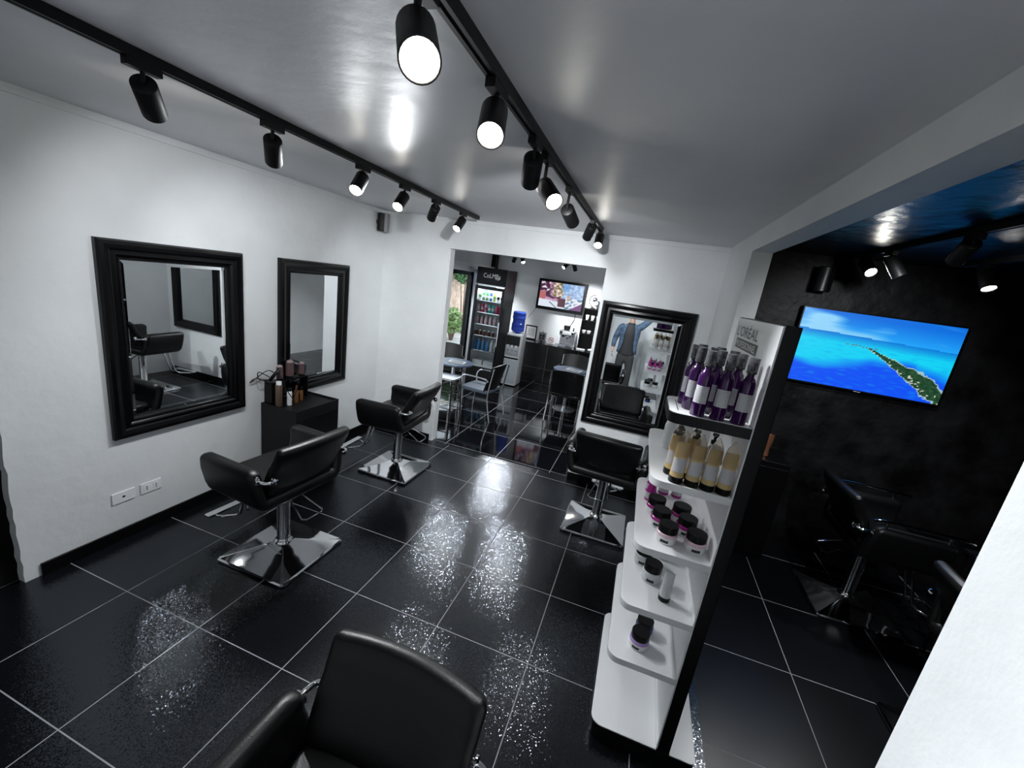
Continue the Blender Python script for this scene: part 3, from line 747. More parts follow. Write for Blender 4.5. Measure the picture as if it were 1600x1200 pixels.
def cream_tube(body, wrapped=True, capm='black'):
    e = empty('cream_tube', (0, 0, 0))
    def flat(bm, z0, z1, rb, wt, tt, n=20, st=8):
        rings = []
        for j in range(st + 1):
            v = j / st; rx = rb + (wt - rb) * v ** 1.5; ry = rb + (tt - rb) * v ** 0.8; z = z0 + (z1 - z0) * v
            rings.append([bm.verts.new((rx * math.cos(2 * PI * k / n), ry * math.sin(2 * PI * k / n), z)) for k in range(n)])
        for a, b in zip(rings[:-1], rings[1:]):
            for k in range(n): bm.faces.new((a[k], a[(k + 1) % n], b[(k + 1) % n], b[k]))
        bm.faces.new(rings[0][::-1]); bm.faces.new(rings[-1])
    bm = bmesh.new(); flat(bm, 0.024, 0.150, 0.0255, 0.022, 0.003); obj('tube_body', bm, body, e)
    Lt('cap', [(0.025, 0), (0.0265, 0.002), (0.0265, 0.024), (0.0, 0.0242)], M[capm], e, 22)
    bm = bmesh.new()
    rg = []
    for z, v in ((0.042, 0.14), (0.060, 0.286), (0.078, 0.43), (0.092, 0.54)):
        rx = 0.0262 + (0.022 - 0.0255) * v ** 1.5; ry = 0.0262 + (0.003 - 0.0255) * v ** 0.8
        rg.append([bm.verts.new((rx * math.cos(a), ry * math.sin(a), z)) for a in [math.radians(-165 + 150 * k / 10) for k in range(11)]])
    for a, b in zip(rg[:-1], rg[1:]):
        for k in range(10): bm.faces.new((a[k], a[k + 1], b[k + 1], b[k]))
    obj('tube_label', bm, M['label'], e)
    if wrapped:
        bm = bmesh.new(); n = 14; rings = []
        for z, rx, ry in ((0.10, 0.0285, 0.0170), (0.145, 0.0275, 0.0085), (0.165, 0.020, 0.005), (0.192, 0.003, 0.003)):
            rings.append([bm.verts.new((rx * math.cos(2 * PI * k / n) * random.uniform(.93, 1.05), ry * math.sin(2 * PI * k / n), z + random.uniform(-.002, .002))) for k in range(n)])
        for a, b in zip(rings[:-1], rings[1:]):
            for k in range(n): bm.faces.new((a[k], a[(k + 1) % n], b[(k + 1) % n], b[k]))
        bm.faces.new(rings[-1])
        obj('plastic_wrap', bm, M['wrap'], e, smooth=False)
    return e
tb = cream_tube(M['cream']); first = True
for y, xs, rn in ((0.985, [2.890, 2.952, 3.013, 3.074], 'front row'), (1.060, [2.872, 2.935], 'second row')):
    for k, x in enumerate(xs):
        o = tb if first else copy_tree(tb); first = False
        o.location = (x, y, 1.4352); o.rotation_euler = (0, 0, random.uniform(-0.25, 0.1) + 0.15); o.scale = (1.1, 1.1, 1.18)
        T(o, 'gold cream tube in clear wrap on the second shelf, %s, %s from left' % (rn, ord_[k]), 'cream tube', 'gold cream tubes on the second shelf')
def pump_bottle():
    e = empty('pump_bottle', (0, 0, 0))
    Lt('bottle_body', [(0.027, 0), (0.029, 0.004), (0.029, 0.12), (0.024, 0.14), (0.013, 0.150), (0.0, 0.151)], M['whiteplastic'], e, 20)
    patch('bottle_label', 0.0295, 0.03, 0.09, math.radians(-160), math.radians(-20), M['label'], e)
    bm = bmesh.new(); lathe(bm, [(0.014, 0.149), (0.014, 0.165), (0.006, 0.167), (0.006, 0.185), (0.013, 0.187), (0.013, 0.197), (0.0, 0.198)], 14); box(bm, -0.005, 0.005, -0.035, 0.0, 0.187, 0.195)
    obj('pump', bm, M['black'], e)
    return e
pb = pump_bottle(); first = True
for k, (x, y) in enumerate([(2.885, 1.15), (2.955, 1.14), (3.03, 1.15), (2.87, 1.40), (2.95, 1.42), (3.03, 1.40)]):
    o = pb if first else copy_tree(pb); first = False
    o.location = (x, y, 1.4352); o.rotation_euler = (0, 0, random.uniform(-0.5, 0.5) + (PI if y > 1.3 else 0))
    T(o, 'white pump bottle on the second shelf, %s, %s from left' % ('behind the gold tubes' if y < 1.3 else 'at the far end', ['first', 'second', 'third'][k % 3]), 'pump bottle', 'pump bottles on the second shelf')
def jar(bodym, band, h=0.068, r=0.046):
    e = empty('cosmetic_jar', (0, 0, 0))
    Lt('jar_body', [(r * 0.93, 0), (r, 0.004), (r, h * 0.42), (r * 0.97, h * 0.46), (0.0, h * 0.46)], bodym, e, 26)
    Lt('jar_band', [(r * 0.975, h * 0.455), (r * 1.01, h * 0.48), (r * 1.01, h * 0.66), (r * 0.93, h * 0.72), (0, h * 0.72)], band, e, 26)
    Lt('lid', [(r * 0.93, h * 0.70), (r * 0.94, h * 1.18), (r * 0.90, h * 1.23), (0.0, h * 1.23)], M['black'], e, 26)
    patch('jar_label', r * 1.012, h * 0.14, h * 0.33, math.radians(-120), math.radians(-75), M['ink'], e)
    return e
j1 = jar(M['cwhite'], M['pink']); j2 = jar(M['cwhite'], M['magenta']); j3 = jar(M['cwhite'], M['lilac']); j4 = jar(M['navy'], M['navy'], 0.055, 0.044); j5 = jar(M['clearjar'], M['clearjar'], 0.078, 0.046)
GJ = 'jars on the third shelf'
def put(o, x, y, z, rz, label, cat, group=None):
    o.location = (x, y, z); o.rotation_euler = (0, 0, rz); T(o, label, cat, group)
put(j1, 2.925, 1.06, 1.1152, -0.1, 'pale pink jar with black lid on the third shelf, front left', 'jar', GJ)
put(copy_tree(j1), 3.045, 1.055, 1.1152, 0.2, 'pale pink jar with black lid on the third shelf, front right', 'jar', GJ)
put(j2, 2.900, 1.185, 1.1152, -0.2, 'magenta banded jar on the third shelf, second row left', 'jar', GJ)
put(copy_tree(j2), 3.018, 1.175, 1.1152, 0.0, 'magenta banded jar on the third shelf, second row right', 'jar', GJ)
put(copy_tree(j2), 2.880, 1.300, 1.1152, 0.1, 'magenta banded jar on the third shelf, third row left', 'jar', GJ)
put(copy_tree(j2), 3.0, 1.285, 1.1152, 0.1, 'magenta banded jar on the third shelf, third row right', 'jar', GJ)
def pink_cone():
    e = empty('spray_bottle', (0, 0, 0))
    Lt('bottle_body', [(0.026, 0.0), (0.028, 0.004), (0.026, 0.05), (0.012, 0.13), (0.009, 0.14), (0, 0.141)], M['magenta'], e, 18)
    Lt('cap', [(0.0095, 0.14), (0.006, 0.172), (0.003, 0.18), (0, 0.18)], M['magenta'], e, 12)
    patch('bottle_label', 0.0275, 0.012, 0.05, math.radians(-180), math.radians(180), M['label'], e, 18)
    return e
pc = pink_cone(); first = True
for k, (x, y) in enumerate([(2.855, 1.42), (2.86, 1.53), (2.93, 1.55), (3.00, 1.55)]):
    o = pc if first else copy_tree(pc); first = False
    put(o, x, y, 1.1152, 0, 'pink cone shaped bottle at the far end of the third shelf, %s from the left' % ord_[k], 'bottle', 'pink cone bottles on the third shelf')
tw = cream_tube(M['clearjar'], False)
put(tw, 2.985, 1.065, 0.8102, -0.3, 'white tube with black cap standing on the fourth shelf in front of the jars', 'cream tube')
G5 = 'frosted jars on the fourth shelf'
put(j5, 2.925, 1.185, 0.8102, 0, 'large frosted white jar on the fourth shelf, right behind the white tube', 'jar', G5)
put(copy_tree(j5), 2.885, 1.31, 0.8102, 0, 'frosted white jar on the fourth shelf, in the middle of its row', 'jar', G5)
put(copy_tree(j5), 2.875, 1.45, 0.8102, 0, 'frosted white jar on the fourth shelf, farthest along its row', 'jar', G5)
put(copy_tree(j5), 3.0, 1.42, 0.8102, 0, 'frosted white jar on the fourth shelf, farthest from the shelf edge', 'jar', G5)
put(j3, 2.930, 1.075, 0.5102, -0.2, 'lilac banded white jar with black lid alone on the fifth shelf', 'jar')
put(j4, 2.955, 1.185, 0.5102, 0, 'dark blue jar behind the lilac jar on the fifth shelf', 'jar')

# ------------------------------------------------------------------ tool cabinet on the left wall
cb = empty('tool_cabinet', (-0.315, 2.2625, 0), label='black tool cabinet with a tray top below the second left mirror', cat='cabinet')
B('cabinet_body', (-0.205, 0.205, -0.2675, 0.2675, 0.0, 0.738), M['matte'], cb, 0.003)
bm = bmesh.new()
box(bm, -0.205, 0.205, -0.2675, -0.2525, 0.738, 0.752); box(bm, -0.205, 0.205, 0.2525, 0.2675, 0.738, 0.752)
box(bm, 0.19, 0.205, -0.2525, 0.2525, 0.738, 0.752); box(bm, -0.205, -0.19, -0.2525, 0.2525, 0.738, 0.752)
obj('tray_rim', bm, M['matte'], cb, smooth=False)
B('drawer_front', (0.2055, 0.211, -0.255, 0.255, 0.36, 0.66), M['black'], cb, 0.002)
rk = empty('tool_holder', (-0.457, 2.17, 0.7382), label='black raised tool holder on the cabinet against the wall, with brushes standing on it', cat='tool holder')
B('holder_box', (-0.045, 0.045, -0.155, -0.02, 0.0, 0.205), M['black'], rk, 0.003)
B('holder_shelf', (-0.045, 0.045, -0.155, 0.27, 0.205, 0.217), M['black'], rk, 0.003)
B('holder_leg', (-0.045, 0.045, 0.255, 0.27, 0.0, 0.205), M['black'], rk, 0.002)
def round_brush():
    e = empty('round_brush', (0, 0, 0))
    Lt('bristles', [(0.018, 0.012), (0.025, 0.016), (0.025, 0.105), (0.018, 0.11), (0, 0.11)], M['rose'], e, 18)
    Lt('end_cap', [(0.020, 0.108), (0.019, 0.118), (0.010, 0.123), (0, 0.124)], M['rosecap'], e, 16)
    Lt('brush_foot', [(0.022, 0), (0.022, 0.012), (0.0, 0.013)], M['black'], e, 16)
    return e
rb = round_brush()
for k, (y, s) in enumerate([(2.14, 1.15), (2.255, 1.4), (2.395, 1.1)]):
    o = rb if k == 0 else copy_tree(rb); o.scale = (s, s, s)
    put(o, -0.455, y, 0.9556, 0, 'round hairbrush standing upright on the tool holder, %s' % ['nearest the camera', 'the largest, in the middle', 'nearest the corner'][k], 'hairbrush', 'round brushes on the tool holder')
def can(name, r, h, bm_, capm, label, cat, loc, ch=0.03, tip=False):
    e = empty(name, loc, 0, label, cat)
    Lt('can_body', [(r * .95, 0), (r, 0.004), (r, h - ch - 0.01), (r * .85, h - ch), (0, h - ch)], bm_, e, 22)
    Lt('cap', [(r * .8, h - ch), (r * .8, h - 0.004), (r * .7, h), (0, h)] if not tip else [(r * .45, h - ch), (r * .45, h - ch * .4), (r * .3, h), (0, h)], capm, e, 18)
    return e
can('hairspray_can', 0.029, 0.235, M['bronze'], M['whiteplastic'], 'tall brown hairspray can with a white cap on the tool cabinet', 'spray can', (-0.372, 2.052, 0.7382))
can('lotion_bottle', 0.022, 0.165, M['whiteplastic'], M['black'], 'white lotion bottle with black cap on the tool cabinet', 'bottle', (-0.334, 2.135, 0.7382))
can('oil_bottle', 0.020, 0.17, M['amber'], M['copper'], 'small amber oil bottle on the tool cabinet', 'bottle', (-0.345, 2.226, 0.7382), 0.05, True)
can('oil_bottle', 0.017, 0.14, M['amber'], M['black'], 'slim amber bottle beside the holder leg on the tool cabinet', 'bottle', (-0.37, 2.31, 0.7382), 0.04, True)
hd = empty('curling_iron', (-0.43, 2.06, 0.79), label='black hair styling iron with looped cable on the tool holder', cat='styling iron')
Tb('barrel', [(-0.02, -0.03, 0.178), (0.0, -0.02, 0.215), (0.01, 0.0, 0.245), (0.03, 0.03, 0.26)], [0.012, 0.016, 0.014, 0.012], M['black'], hd, 10, smooth=5)
Tb('cable', [(-0.04, 0.02, 0.18), (-0.07, -0.10, 0.26), (-0.02, -0.14, 0.21), (-0.03, -0.04, 0.185), (0.03, 0.02, 0.30), (0.10, -0.03, 0.27), (0.155, -0.02, 0.14), (0.165, 0.05, 0.03), (0.14, 0.10, 0.06), (0.15, 0.12, 0.16), (0.12, 0.05, 0.20)], 0.0042, M['black'], hd, 8, smooth=8)
Tb('cable', [(-0.05, -0.03, 0.175), (-0.09, -0.12, 0.20), (-0.08, -0.18, 0.175), (-0.05, -0.10, 0.24), (-0.01, -0.05, 0.28), (0.02, 0.0, 0.24)], 0.0042, M['black'], hd, 8, smooth=8)

# sockets
def socket(y, holes, label):
    e = empty('wall_socket', (LX, y, 0.325), PI / 2, label, 'socket', 'white wall sockets')
    B('cover_plate', (-0.068, 0.068, -0.009, 0.0, -0.040, 0.040), M['whiteplastic'], e, 0.003)
    if holes == 1: B('cable_hole', (-0.008, 0.008, -0.0095, -0.0085, -0.006, 0.006), M['black'], e)
    else:
        for x in (-0.03, 0.03):
            m = B('outlet', (x - 0.020, x + 0.020, -0.011, -0.008, -0.022, 0.022), M['whiteplastic'], e, 0.001)
            for z in (-0.012, 0, 0.012): B('slot', (x - 0.004, x + 0.004, -0.0115, -0.0105, z - 0.003, z + 0.003), M['black'], m)
socket(0.915, 1, 'white wall plate with one small hole, left of the pair below the mirror')
socket(1.085, 2, 'white double power socket, right of the pair below the mirror')
# loudspeakers
def speaker(loc, rz, label, body, grille):
    e = empty('wall_speaker', loc, rz, label, 'speaker')
    bm = bmesh.new(); prism(bm, rrect(-0.06, 0.06, -0.13, -0.02, 0.02, 4), 'z', -0.10, 0.10)
    obj('speaker_body', bm, body, e, bevel=0.01, seg=3)
    bm = bmesh.new()
    n = 8; A = []
    pts = [(-0.062 + 0.124 * k / n, -0.128 - 0.022 * math.sin(PI * k / n)) for k in range(n + 1)] + [(0.062, -0.095), (-0.062, -0.095)]
    prism(bm, pts, 'z', -0.103, 0.103)
    obj('speaker_grille', bm, grille, e, bevel=0.006)
    B('wall_bracket', (-0.02, 0.02, -0.03, 0.0, -0.02, 0.02), M['black'], e)
    return e
speaker((LX, 3.56, 2.585), PI / 2 + 0.5, 'small black and grey loudspeaker high in the far left corner', M['black'], M['grey'])
speaker((4.0, RY, 2.53), 0, 'black loudspeaker on the black wall above the beach television', M['black'], M['black'])

# ------------------------------------------------------------------ televisions
def srgb(c): return tuple((x / 12.92 if x <= 0.04045 else ((x + 0.055) / 1.055) ** 2.4) for x in c)
def mixc(a, b, t): t = max(0, min(1, t)); return tuple(a[i] * (1 - t) + b[i] * t for i in range(3))
from mathutils import noise as mnoise
def nz(u, v, s, o=0): return mnoise.noise(Vector((u * s, v * s, o)))
def beach(u, v):
    h = 0.735 - 0.06 * u
    if v > h:
        c = mixc((0.10, 0.62, 0.95), (0.02, 0.42, 0.85), (v - h) * 4)
        k = nz(u * 0.8, v * 2.2, 4, 3) * 1.6 + 0.35 - 1.1 * u + (0.25 if v < h + .12 else 0)
        return mixc(c, (0.55, 0.80, 0.95), k)
    t = (h - v)
    c = mixc((0.0, 0.45, 0.82), (0.02, 0.80, 0.93), t * 8)
    deep = (t - (0.30 + 0.06 * nz(u, v, 6, 1) + 0.09 * math.sin(u * 5 + 1))) * 9
    c = mixc(c, (0.0, 0.30, 0.93), deep if u < 0.8 else deep * .6)
    c = mixc(c, (0.0, 0.60, 0.88), max(0, nz(u * 3, v * 9, 5, 2)) * 0.6)
    # island, from centre down to the lower right
    s = (u - 0.50) / 0.5
    if s > -0.05:
        cy = 0.56 - 0.40 * s - 0.08 * s * s; half = 0.012 + 0.15 * max(0, s) ** 1.3 if s < 0.75 else 0.13 - 0.18 * (s - .75)
        d = abs(v - cy) / max(half, 0.005) + 0.35 * nz(u, v, 22, 5)
        if d < 1.15: c = mixc(c, (0.75, 0.80, 0.70), 0.8)
        if d < 0.95:
            c = mixc((0.05, 0.20, 0.12), (0.16, 0.33, 0.20), 0.5 + nz(u, v, 35, 6))
            if nz(u, v, 48, 9) > 0.33 and v < cy: c = (0.80, 0.78, 0.72)
    if 0.33 < u < 0.56 and abs(v - (0.60 - 0.12 * (u - 0.33))) < 0.006 and nz(u, 0, 60, 1) > -0.1: c = (0.35, 0.45, 0.5)
    return c
def cafe(u, v):
    n1 = nz(u, v, 8, 1); n2 = nz(u * 1.4, v, 11, 4)
    c = mixc((0.80, 0.62, 0.74), (0.28, 0.16, 0.26), 0.5 + 1.4 * n1)
    if u > 0.5: c = mixc((0.72, 0.86, 0.96), (0.55, 0.62, 0.80), 0.5 + 1.1 * n2)
    if 0.3 < u < 0.55 and v > 0.45: c = mixc((0.45, 0.42, 0.25), (0.95, 0.85, 0.85), 0.5 + 1.6 * n2)
    if 0.50 < u < 0.68 and v > 0.7: c = mixc(c, (0.4, 0.6, 0.85), .6)
    if u < 0.14 and 0.28 < v < 0.6: c = (0.72, 0.42, 0.42)
    if v < 0.30 - 0.1 * u: c = (0.86, 0.90, 0.95)
    if v < 0.45 and u > 0.62: c = mixc((0.92, 0.92, 0.96), (0.35, 0.50, 0.62), 0.3 + 1.8 * n2)
    if 0.45 < u < 0.62 and 0.06 < v < 0.40: c = mixc((0.42, 0.26, 0.28), (0.30, 0.15, 0.2), (u - .45) * 6)
    if 0.60 < u < 0.72 and 0.38 < v < 0.55 and n2 > -.1: c = mixc(c, (0.85, 0.66, 0.5), 0.6)
    if u + (1 - v) * 0.9 > 1.62: c = (0.45, 0.28, 0.48)
    if abs((v - .12) + (u - .33) * 1.2) < 0.018 and .25 < u < .42: c = (0.12, 0.10, 0.12)
    if v > 0.62 and u < 0.22: c = mixc((0.30, 0.14, 0.24), (0.9, 0.9, 0.95), 2.5 * n2)
    return c
def picture(name, W, H, fn, m, parent, loc, nu=140, nv=80, gain=1.0, u0=0.0, u1=1.0):
    me = bpy.data.meshes.new(name); vs = []; fs = []
    for j in range(nv + 1):
        for i in range(nu + 1): vs.append((-W / 2 + W * i / nu, 0, -H / 2 + H * j / nv))
    for j in range(nv):
        for i in range(nu):
            a = j * (nu + 1) + i; fs.append((a, a + 1, a + nu + 2, a + nu + 1))
    me.from_pydata(vs, [], fs)
    at = me.color_attributes.new('picture', 'FLOAT_COLOR', 'CORNER')
    k = 0
    for j in range(nv):
        for i in range(nu):
            c = srgb(tuple(max(0, min(1, x)) for x in fn(u0 + (u1 - u0) * (i + .5) / nu, (j + .5) / nv)))
            for _ in range(4):
                at.data[k].color = (c[0] * gain, c[1] * gain, c[2] * gain, 1); k += 1
    me.materials.append(m)
    o = bpy.data.objects.new(name, me); COL.objects.link(o); o.parent = parent; o.location = loc
    return o
def television(loc, W, H, fn, label, bez=0.018, d=0.05, gain=1.0):
    e = empty('television', loc, 0, label, 'television')
    B('tv_casing', (-W / 2 - bez, W / 2 + bez, -d, 0.0, -H / 2 - bez * 1.3, H / 2 + bez), M['black'], e, 0.004)
    picture('tv_screen', W, H, fn, M['screen'], e, (0, -d - 0.0012, 0), gain=gain)
    B('wall_mount', (-0.2, 0.2, 0.0, 0.035, -0.12, 0.12), M['black'], e)
    return e
t1 = television((4.512, RY - 0.035, 1.968), 1.150, 0.642, beach, 'large flat television on the black wall showing a turquoise lagoon with an island', 0.012, 0.045, 1.0)
text('lettering', 'SAMSUNG', 0.05, 0.008, (0, -0.0475, -0.333), (PI / 2, 0, 0), M['whiteplastic'], t1)
television((0.735, CY - 0.035, 1.955), 1.00, 0.56, cafe, 'wall television in the cafe corner showing a bright picture of a terracotta pot and flowers', 0.055, 0.06, 0.95)

# ------------------------------------------------------------------ cafe corner
FRX, FRY = -0.37, 7.02
fr = empty('drinks_fridge', (FRX, FRY, 0), label='tall black glass door drinks fridge with a lettered header beside the window', cat='fridge')
hw = 0.315
bm = bmesh.new()
box(bm, -hw, -hw + 0.03, 0.05, 0.62, 0.12, 1.98); box(bm, hw - 0.03, hw, 0.05, 0.62, 0.12, 1.98)
box(bm, -hw, hw, 0.59, 0.62, 0.12, 1.98); box(bm, -hw, hw, 0.05, 0.62, 0.10, 0.14)
obj('cabinet_shell', bm, M['black'], fr, smooth=False)
bm = bmesh.new()
box(bm, -hw + 0.031, -hw + 0.035, 0.06, 0.589, 0.141, 1.98); box(bm, hw - 0.035, hw - 0.031, 0.06, 0.589, 0.141, 1.98); box(bm, -hw + 0.036, hw - 0.036, 0.583, 0.589, 0.141, 1.98)
obj('inner_lining', bm, M['white'], fr, smooth=False)
B('header_box', (-hw, hw, 0.02, 0.62, 1.98, 2.32), M['hdr'], fr, 0.006)
text('lettering', 'CoLMBa', 0.36, 0.085, (0.01, 0.019, 2.17), (PI / 2, 0, 0), M['white'], fr)
text('lettering', 'ap', 0.10, 0.05, (0.13, 0.0185, 2.12), (PI / 2, 0, 0), M['whiteplastic'], fr)
B('header_line', (-hw, hw, 0.015, 0.021, 1.985, 1.992), M['steel'], fr)
B('kick_grille', (-hw, hw, 0.03, 0.62, 0.0, 0.10), M['black'], fr)
dr = empty('door', (0, 0, 0)); dr.parent = fr
bm = bmesh.new()
box(bm, -hw, -hw + 0.05, 0.0, 0.045, 0.12, 1.96); box(bm, hw - 0.05, hw, 0.0, 0.045, 0.12, 1.96); box(bm, -hw + .05, hw - .05, 0.0, 0.045, 0.12, 0.32); box(bm, -hw + .05, hw - .05, 0.0, 0.045, 1.90, 1.96)
obj('door_frame', bm, M['black'], dr, smooth=False)
B('door_glass', (-hw + 0.05, hw - 0.05, 0.02, 0.026, 0.32, 1.90), M['glass'], dr)
B('door_handle', (hw - 0.035, hw - 0.012, -0.03, -0.002, 0.8, 1.3), M['steel'], dr, 0.004)
B('light_tube', (0.02, 0.22, 0.30, 0.33, 1.94, 1.96), M['lit'], fr)
li = bpy.data.lights.new('fridge_light', 'AREA'); li.energy = 2.2; li.shape = 'RECTANGLE'; li.size = 0.45; li.size_y = 0.1; li.color = (0.9, 0.95, 1)
lo = bpy.data.objects.new('interior_light', li); COL.objects.link(lo); lo.parent = fr; lo.location = (0, 0.10, 1.93); lo.rotation_euler = (math.radians(15), 0, 0)
SZ = [0.36, 0.66, 0.97, 1.20, 1.44, 1.68]
for z in SZ[1:]: B('shelf_rack', (-hw + 0.04, hw - 0.04, 0.07, 0.57, z - 0.012, z), M['steel'], fr)
B('shelf_rack', (-hw + 0.04, hw - 0.04, 0.07, 0.57, SZ[0] - 0.2, SZ[0]), M['white'], fr)
def drink(kind, m, m2):
    e = empty(kind, (0, 0, 0))
    if kind == 'drink_can':
        Lt('can_body', [(0.024, 0), (0.029, 0.006), (0.029, 0.145), (0.024, 0.155), (0.024, 0.158), (0, 0.156)], m, e, 14)
        Lt('can_band', [(0.0292, 0.05), (0.0292, 0.10)], m2, e, 14)
    elif kind == 'drink_bottle':
        Lt('bottle_body', [(0.027, 0), (0.030, 0.005), (0.030, 0.11), (0.024, 0.135), (0.013, 0.15), (0.013, 0.165), (0, 0.165)], m, e, 14)
        Lt('cap', [(0.0135, 0.163), (0.0135, 0.182), (0, 0.183)], m2, e, 12)
    elif kind == 'water_bottle':
        Lt('bottle_body', [(0.030, 0), (0.034, 0.005), (0.034, 0.14), (0.026, 0.18), (0.013, 0.20), (0.013, 0.215), (0, 0.215)], m, e, 14)
        Lt('cap', [(0.0145, 0.213), (0.0145, 0.235), (0, 0.236)], m2, e, 12)
    elif kind == 'small_jar':
        Lt('jar_body', [(0.030, 0), (0.033, 0.004), (0.033, 0.075), (0.027, 0.09), (0, 0.09)], m, e, 14)
        Lt('cap', [(0.028, 0.089), (0.028, 0.108), (0, 0.109)], m2, e, 12)
    return e
FR = [(SZ[5], 'drink_can', 'can', [('white', 'cwhite', 'green'), ('green', 'green', 'cwhite'), ('green', 'green', 'cwhite'), ('blue', 'blue', 'cwhite'), ('lime', 'lime', 'green'), ('white', 'cwhite', 'ink'), ('white', 'cwhite', 'ink')], 'top'),
      (SZ[4], 'drink_can', 'can', [('pink', 'pink', 'cwhite'), ('red', 'red', 'cwhite'), ('pink', 'pink', 'red'), ('teal', 'teal', 'cwhite'), ('teal', 'teal', 'cwhite'), ('red', 'red', 'red'), ('red', 'red', 'red')], 'second'),
      (SZ[3], 'drink_bottle', 'bottle', [('pale pink', 'pink', 'cwhite')] * 6, 'third'),
      (SZ[2], 'small_jar', 'jar', [('dark brown', 'brown', 'cwhite')] * 6, 'fourth'),
      (SZ[1], 'water_bottle', 'bottle', [('blue tinted', 'pet', 'blue'), ('blue tinted', 'pet', 'blue'), ('blue tinted', 'pet', 'blue'), ('blue tinted', 'pet', 'blue'), ('clear white', 'clearjar', 'cwhite'), ('clear white', 'clearjar', 'cwhite')], 'fifth')]
cache = {}
for z, kind, cat, items, sh in FR:
    nI = len(items)
    for k, (cn, a, b) in enumerate(items):
        key = (kind, a, b)
        if key in cache: o = copy_tree(cache[key])
        else: o = drink(kind, M[a], M[b]); cache[key] = o
        x = -0.235 + 0.47 * k / (nI - 1)
        put(o, FRX + x, FRY + 0.13, z + 0.0004, random.uniform(-.3, .3), '%s %s in the fridge, %s from left on the %s shelf' % (cn, cat, ord_[k], sh), cat, 'drinks on the %s fridge shelf' % sh)
for k in range(2):
    o = B('food_box', (-0.115, 0.115, -0.1, 0.1, 0, 0.09), M['paper'], None, 0.01); o.location = (FRX - 0.13 + 0.255 * k, FRY + 0.2, SZ[0] + 0.0004)
    T(o, 'white box on the bottom of the fridge, %s' % ('left one' if k == 0 else 'right one'), 'box', 'white boxes in the fridge')
# second screen on the back wall beside the fridge
e = empty('wall_picture', (-0.86, CY, 1.99), label='dark framed screen on the cafe back wall, half hidden by the fridge', cat='screen')
B('casing', (-0.46, 0.46, -0.05, 0.0, -0.36, 0.36), M['black'], e, 0.004)
picture('screen_picture', 0.84, 0.60, cafe, M['screen'], e, (0, -0.0512, 0), 60, 36, 0.45)
# water cooler
wc = empty('water_cooler', (0.19, 7.26, 0), label='white water cooler with a black front beside the fridge', cat='water cooler')
bm = bmesh.new(); prism(bm, rrect(-0.16, 0.16, 0.0, 0.40, 0.03, 4), 'z', 0.02, 1.10)
obj('cooler_body', bm, M['whiteplastic'], wc, bevel=0.012, seg=3)
B('lower_door', (-0.145, 0.145, -0.008, 0.001, 0.05, 0.56), M['alu'], wc, 0.003)
B('tray_gap', (-0.155, 0.155, -0.010, 0.0, 0.575, 0.61), M['black'], wc)
B('tap_panel', (-0.14, 0.14, -0.006, 0.001, 0.64, 0.86), M['steel'], wc, 0.003)
B('front_panel', (-0.145, 0.145, -0.02, 0.001, 0.86, 1.06), M['matte'], wc, 0.012)
for x in (-0.085, 0.0, 0.085):
    B('tap', (x - 0.018, x + 0.018, -0.055, -0.018, 0.82, 0.87), M['whiteplastic'], wc, 0.004)
    B('tap_label', (x - 0.02, x + 0.02, -0.0075, -0.0062, 0.74, 0.77), M['grey'], wc)
B('foot', (-0.14, 0.14, 0.02, 0.38, 0.0, 0.02), M['black'], wc)
jg = empty('water_jug', (0.19, 7.45, 1.101), label='large blue water jug upside down on the water cooler', cat='water jug')
Lt('jug_body', [(0.03, 0), (0.06, 0.012), (0.125, 0.05), (0.135, 0.07), (0.135, 0.12), (0.128, 0.13), (0.135, 0.14), (0.135, 0.20), (0.122, 0.215), (0.122, 0.29), (0.135, 0.305), (0.135, 0.36), (0.128, 0.37), (0.135, 0.38), (0.132, 0.43), (0.11, 0.45), (0, 0.44)], M['bluewater'], jg, 28)
bm = bmesh.new(); tube(bm, [(0.115, -0.06, 0.22), (0.145, -0.07, 0.23), (0.145, -0.07, 0.28), (0.115, -0.06, 0.29)], 0.009, 8); obj('jug_handle', bm, M['bluewater'], jg)
# counter
ct = empty('coffee_counter', (0, 8.2, 0), label='long black tiled coffee counter along the cafe back wall', cat='counter')
bm = bmesh.new(); box(bm, 0.0, 3.17, 0.02, 0.54, 0.0, 0.83); obj('counter_body', bm, M['counter'], ct, smooth=False)
bm = bmesh.new()
for x in (0.72, 1.42, 2.12, 2.8): box(bm, x - 0.003, x + 0.003, 0.016, 0.021, 0.0, 0.83)
box(bm, 0.0, 3.17, 0.016, 0.021, 0.30, 0.304)
obj('tile_joint', bm, M['grey'], ct, smooth=False)
B('worktop', (-0.02, 3.17, 0.0, 0.54, 0.83, 0.865), M['counter'], ct, 0.004)
# espresso machine
em = empty('espresso_machine', (1.08, 8.40, 0.8655), label='chrome espresso machine with a bean hopper on the coffee counter', cat='espresso machine')
B('machine_body', (-0.16, 0.16, 0.02, 0.30, 0.06, 0.30), M['steel'], em, 0.008)
B('top_head', (-0.17, 0.17, -0.09, 0.30, 0.26, 0.375), M['steel'], em, 0.015, 3)
bt = B('control_panel', (-0.10, 0.09, -0.094, -0.089, 0.29, 0.35), M['whiteplastic'], em, 0.002)
for x in (-0.07, -0.03, 0.01, 0.05): Lt('button', [(0.012, 0), (0.012, 0.006), (0, 0.006)], M['grey'], bt, 12, (x, -0.094, 0.32), Matrix.Rotation(PI / 2, 4, 'X'))
Lt('dial', [(0.022, 0), (0.022, 0.02), (0, 0.02)], M['black'], em, 16, (0.128, -0.09, 0.32), Matrix.Rotation(PI / 2, 4, 'X'))
Lt('gauge', [(0.024, 0), (0.024, 0.01), (0, 0.01)], M['black'], em, 16, (-0.135, -0.09, 0.32), Matrix.Rotation(PI / 2, 4, 'X'))
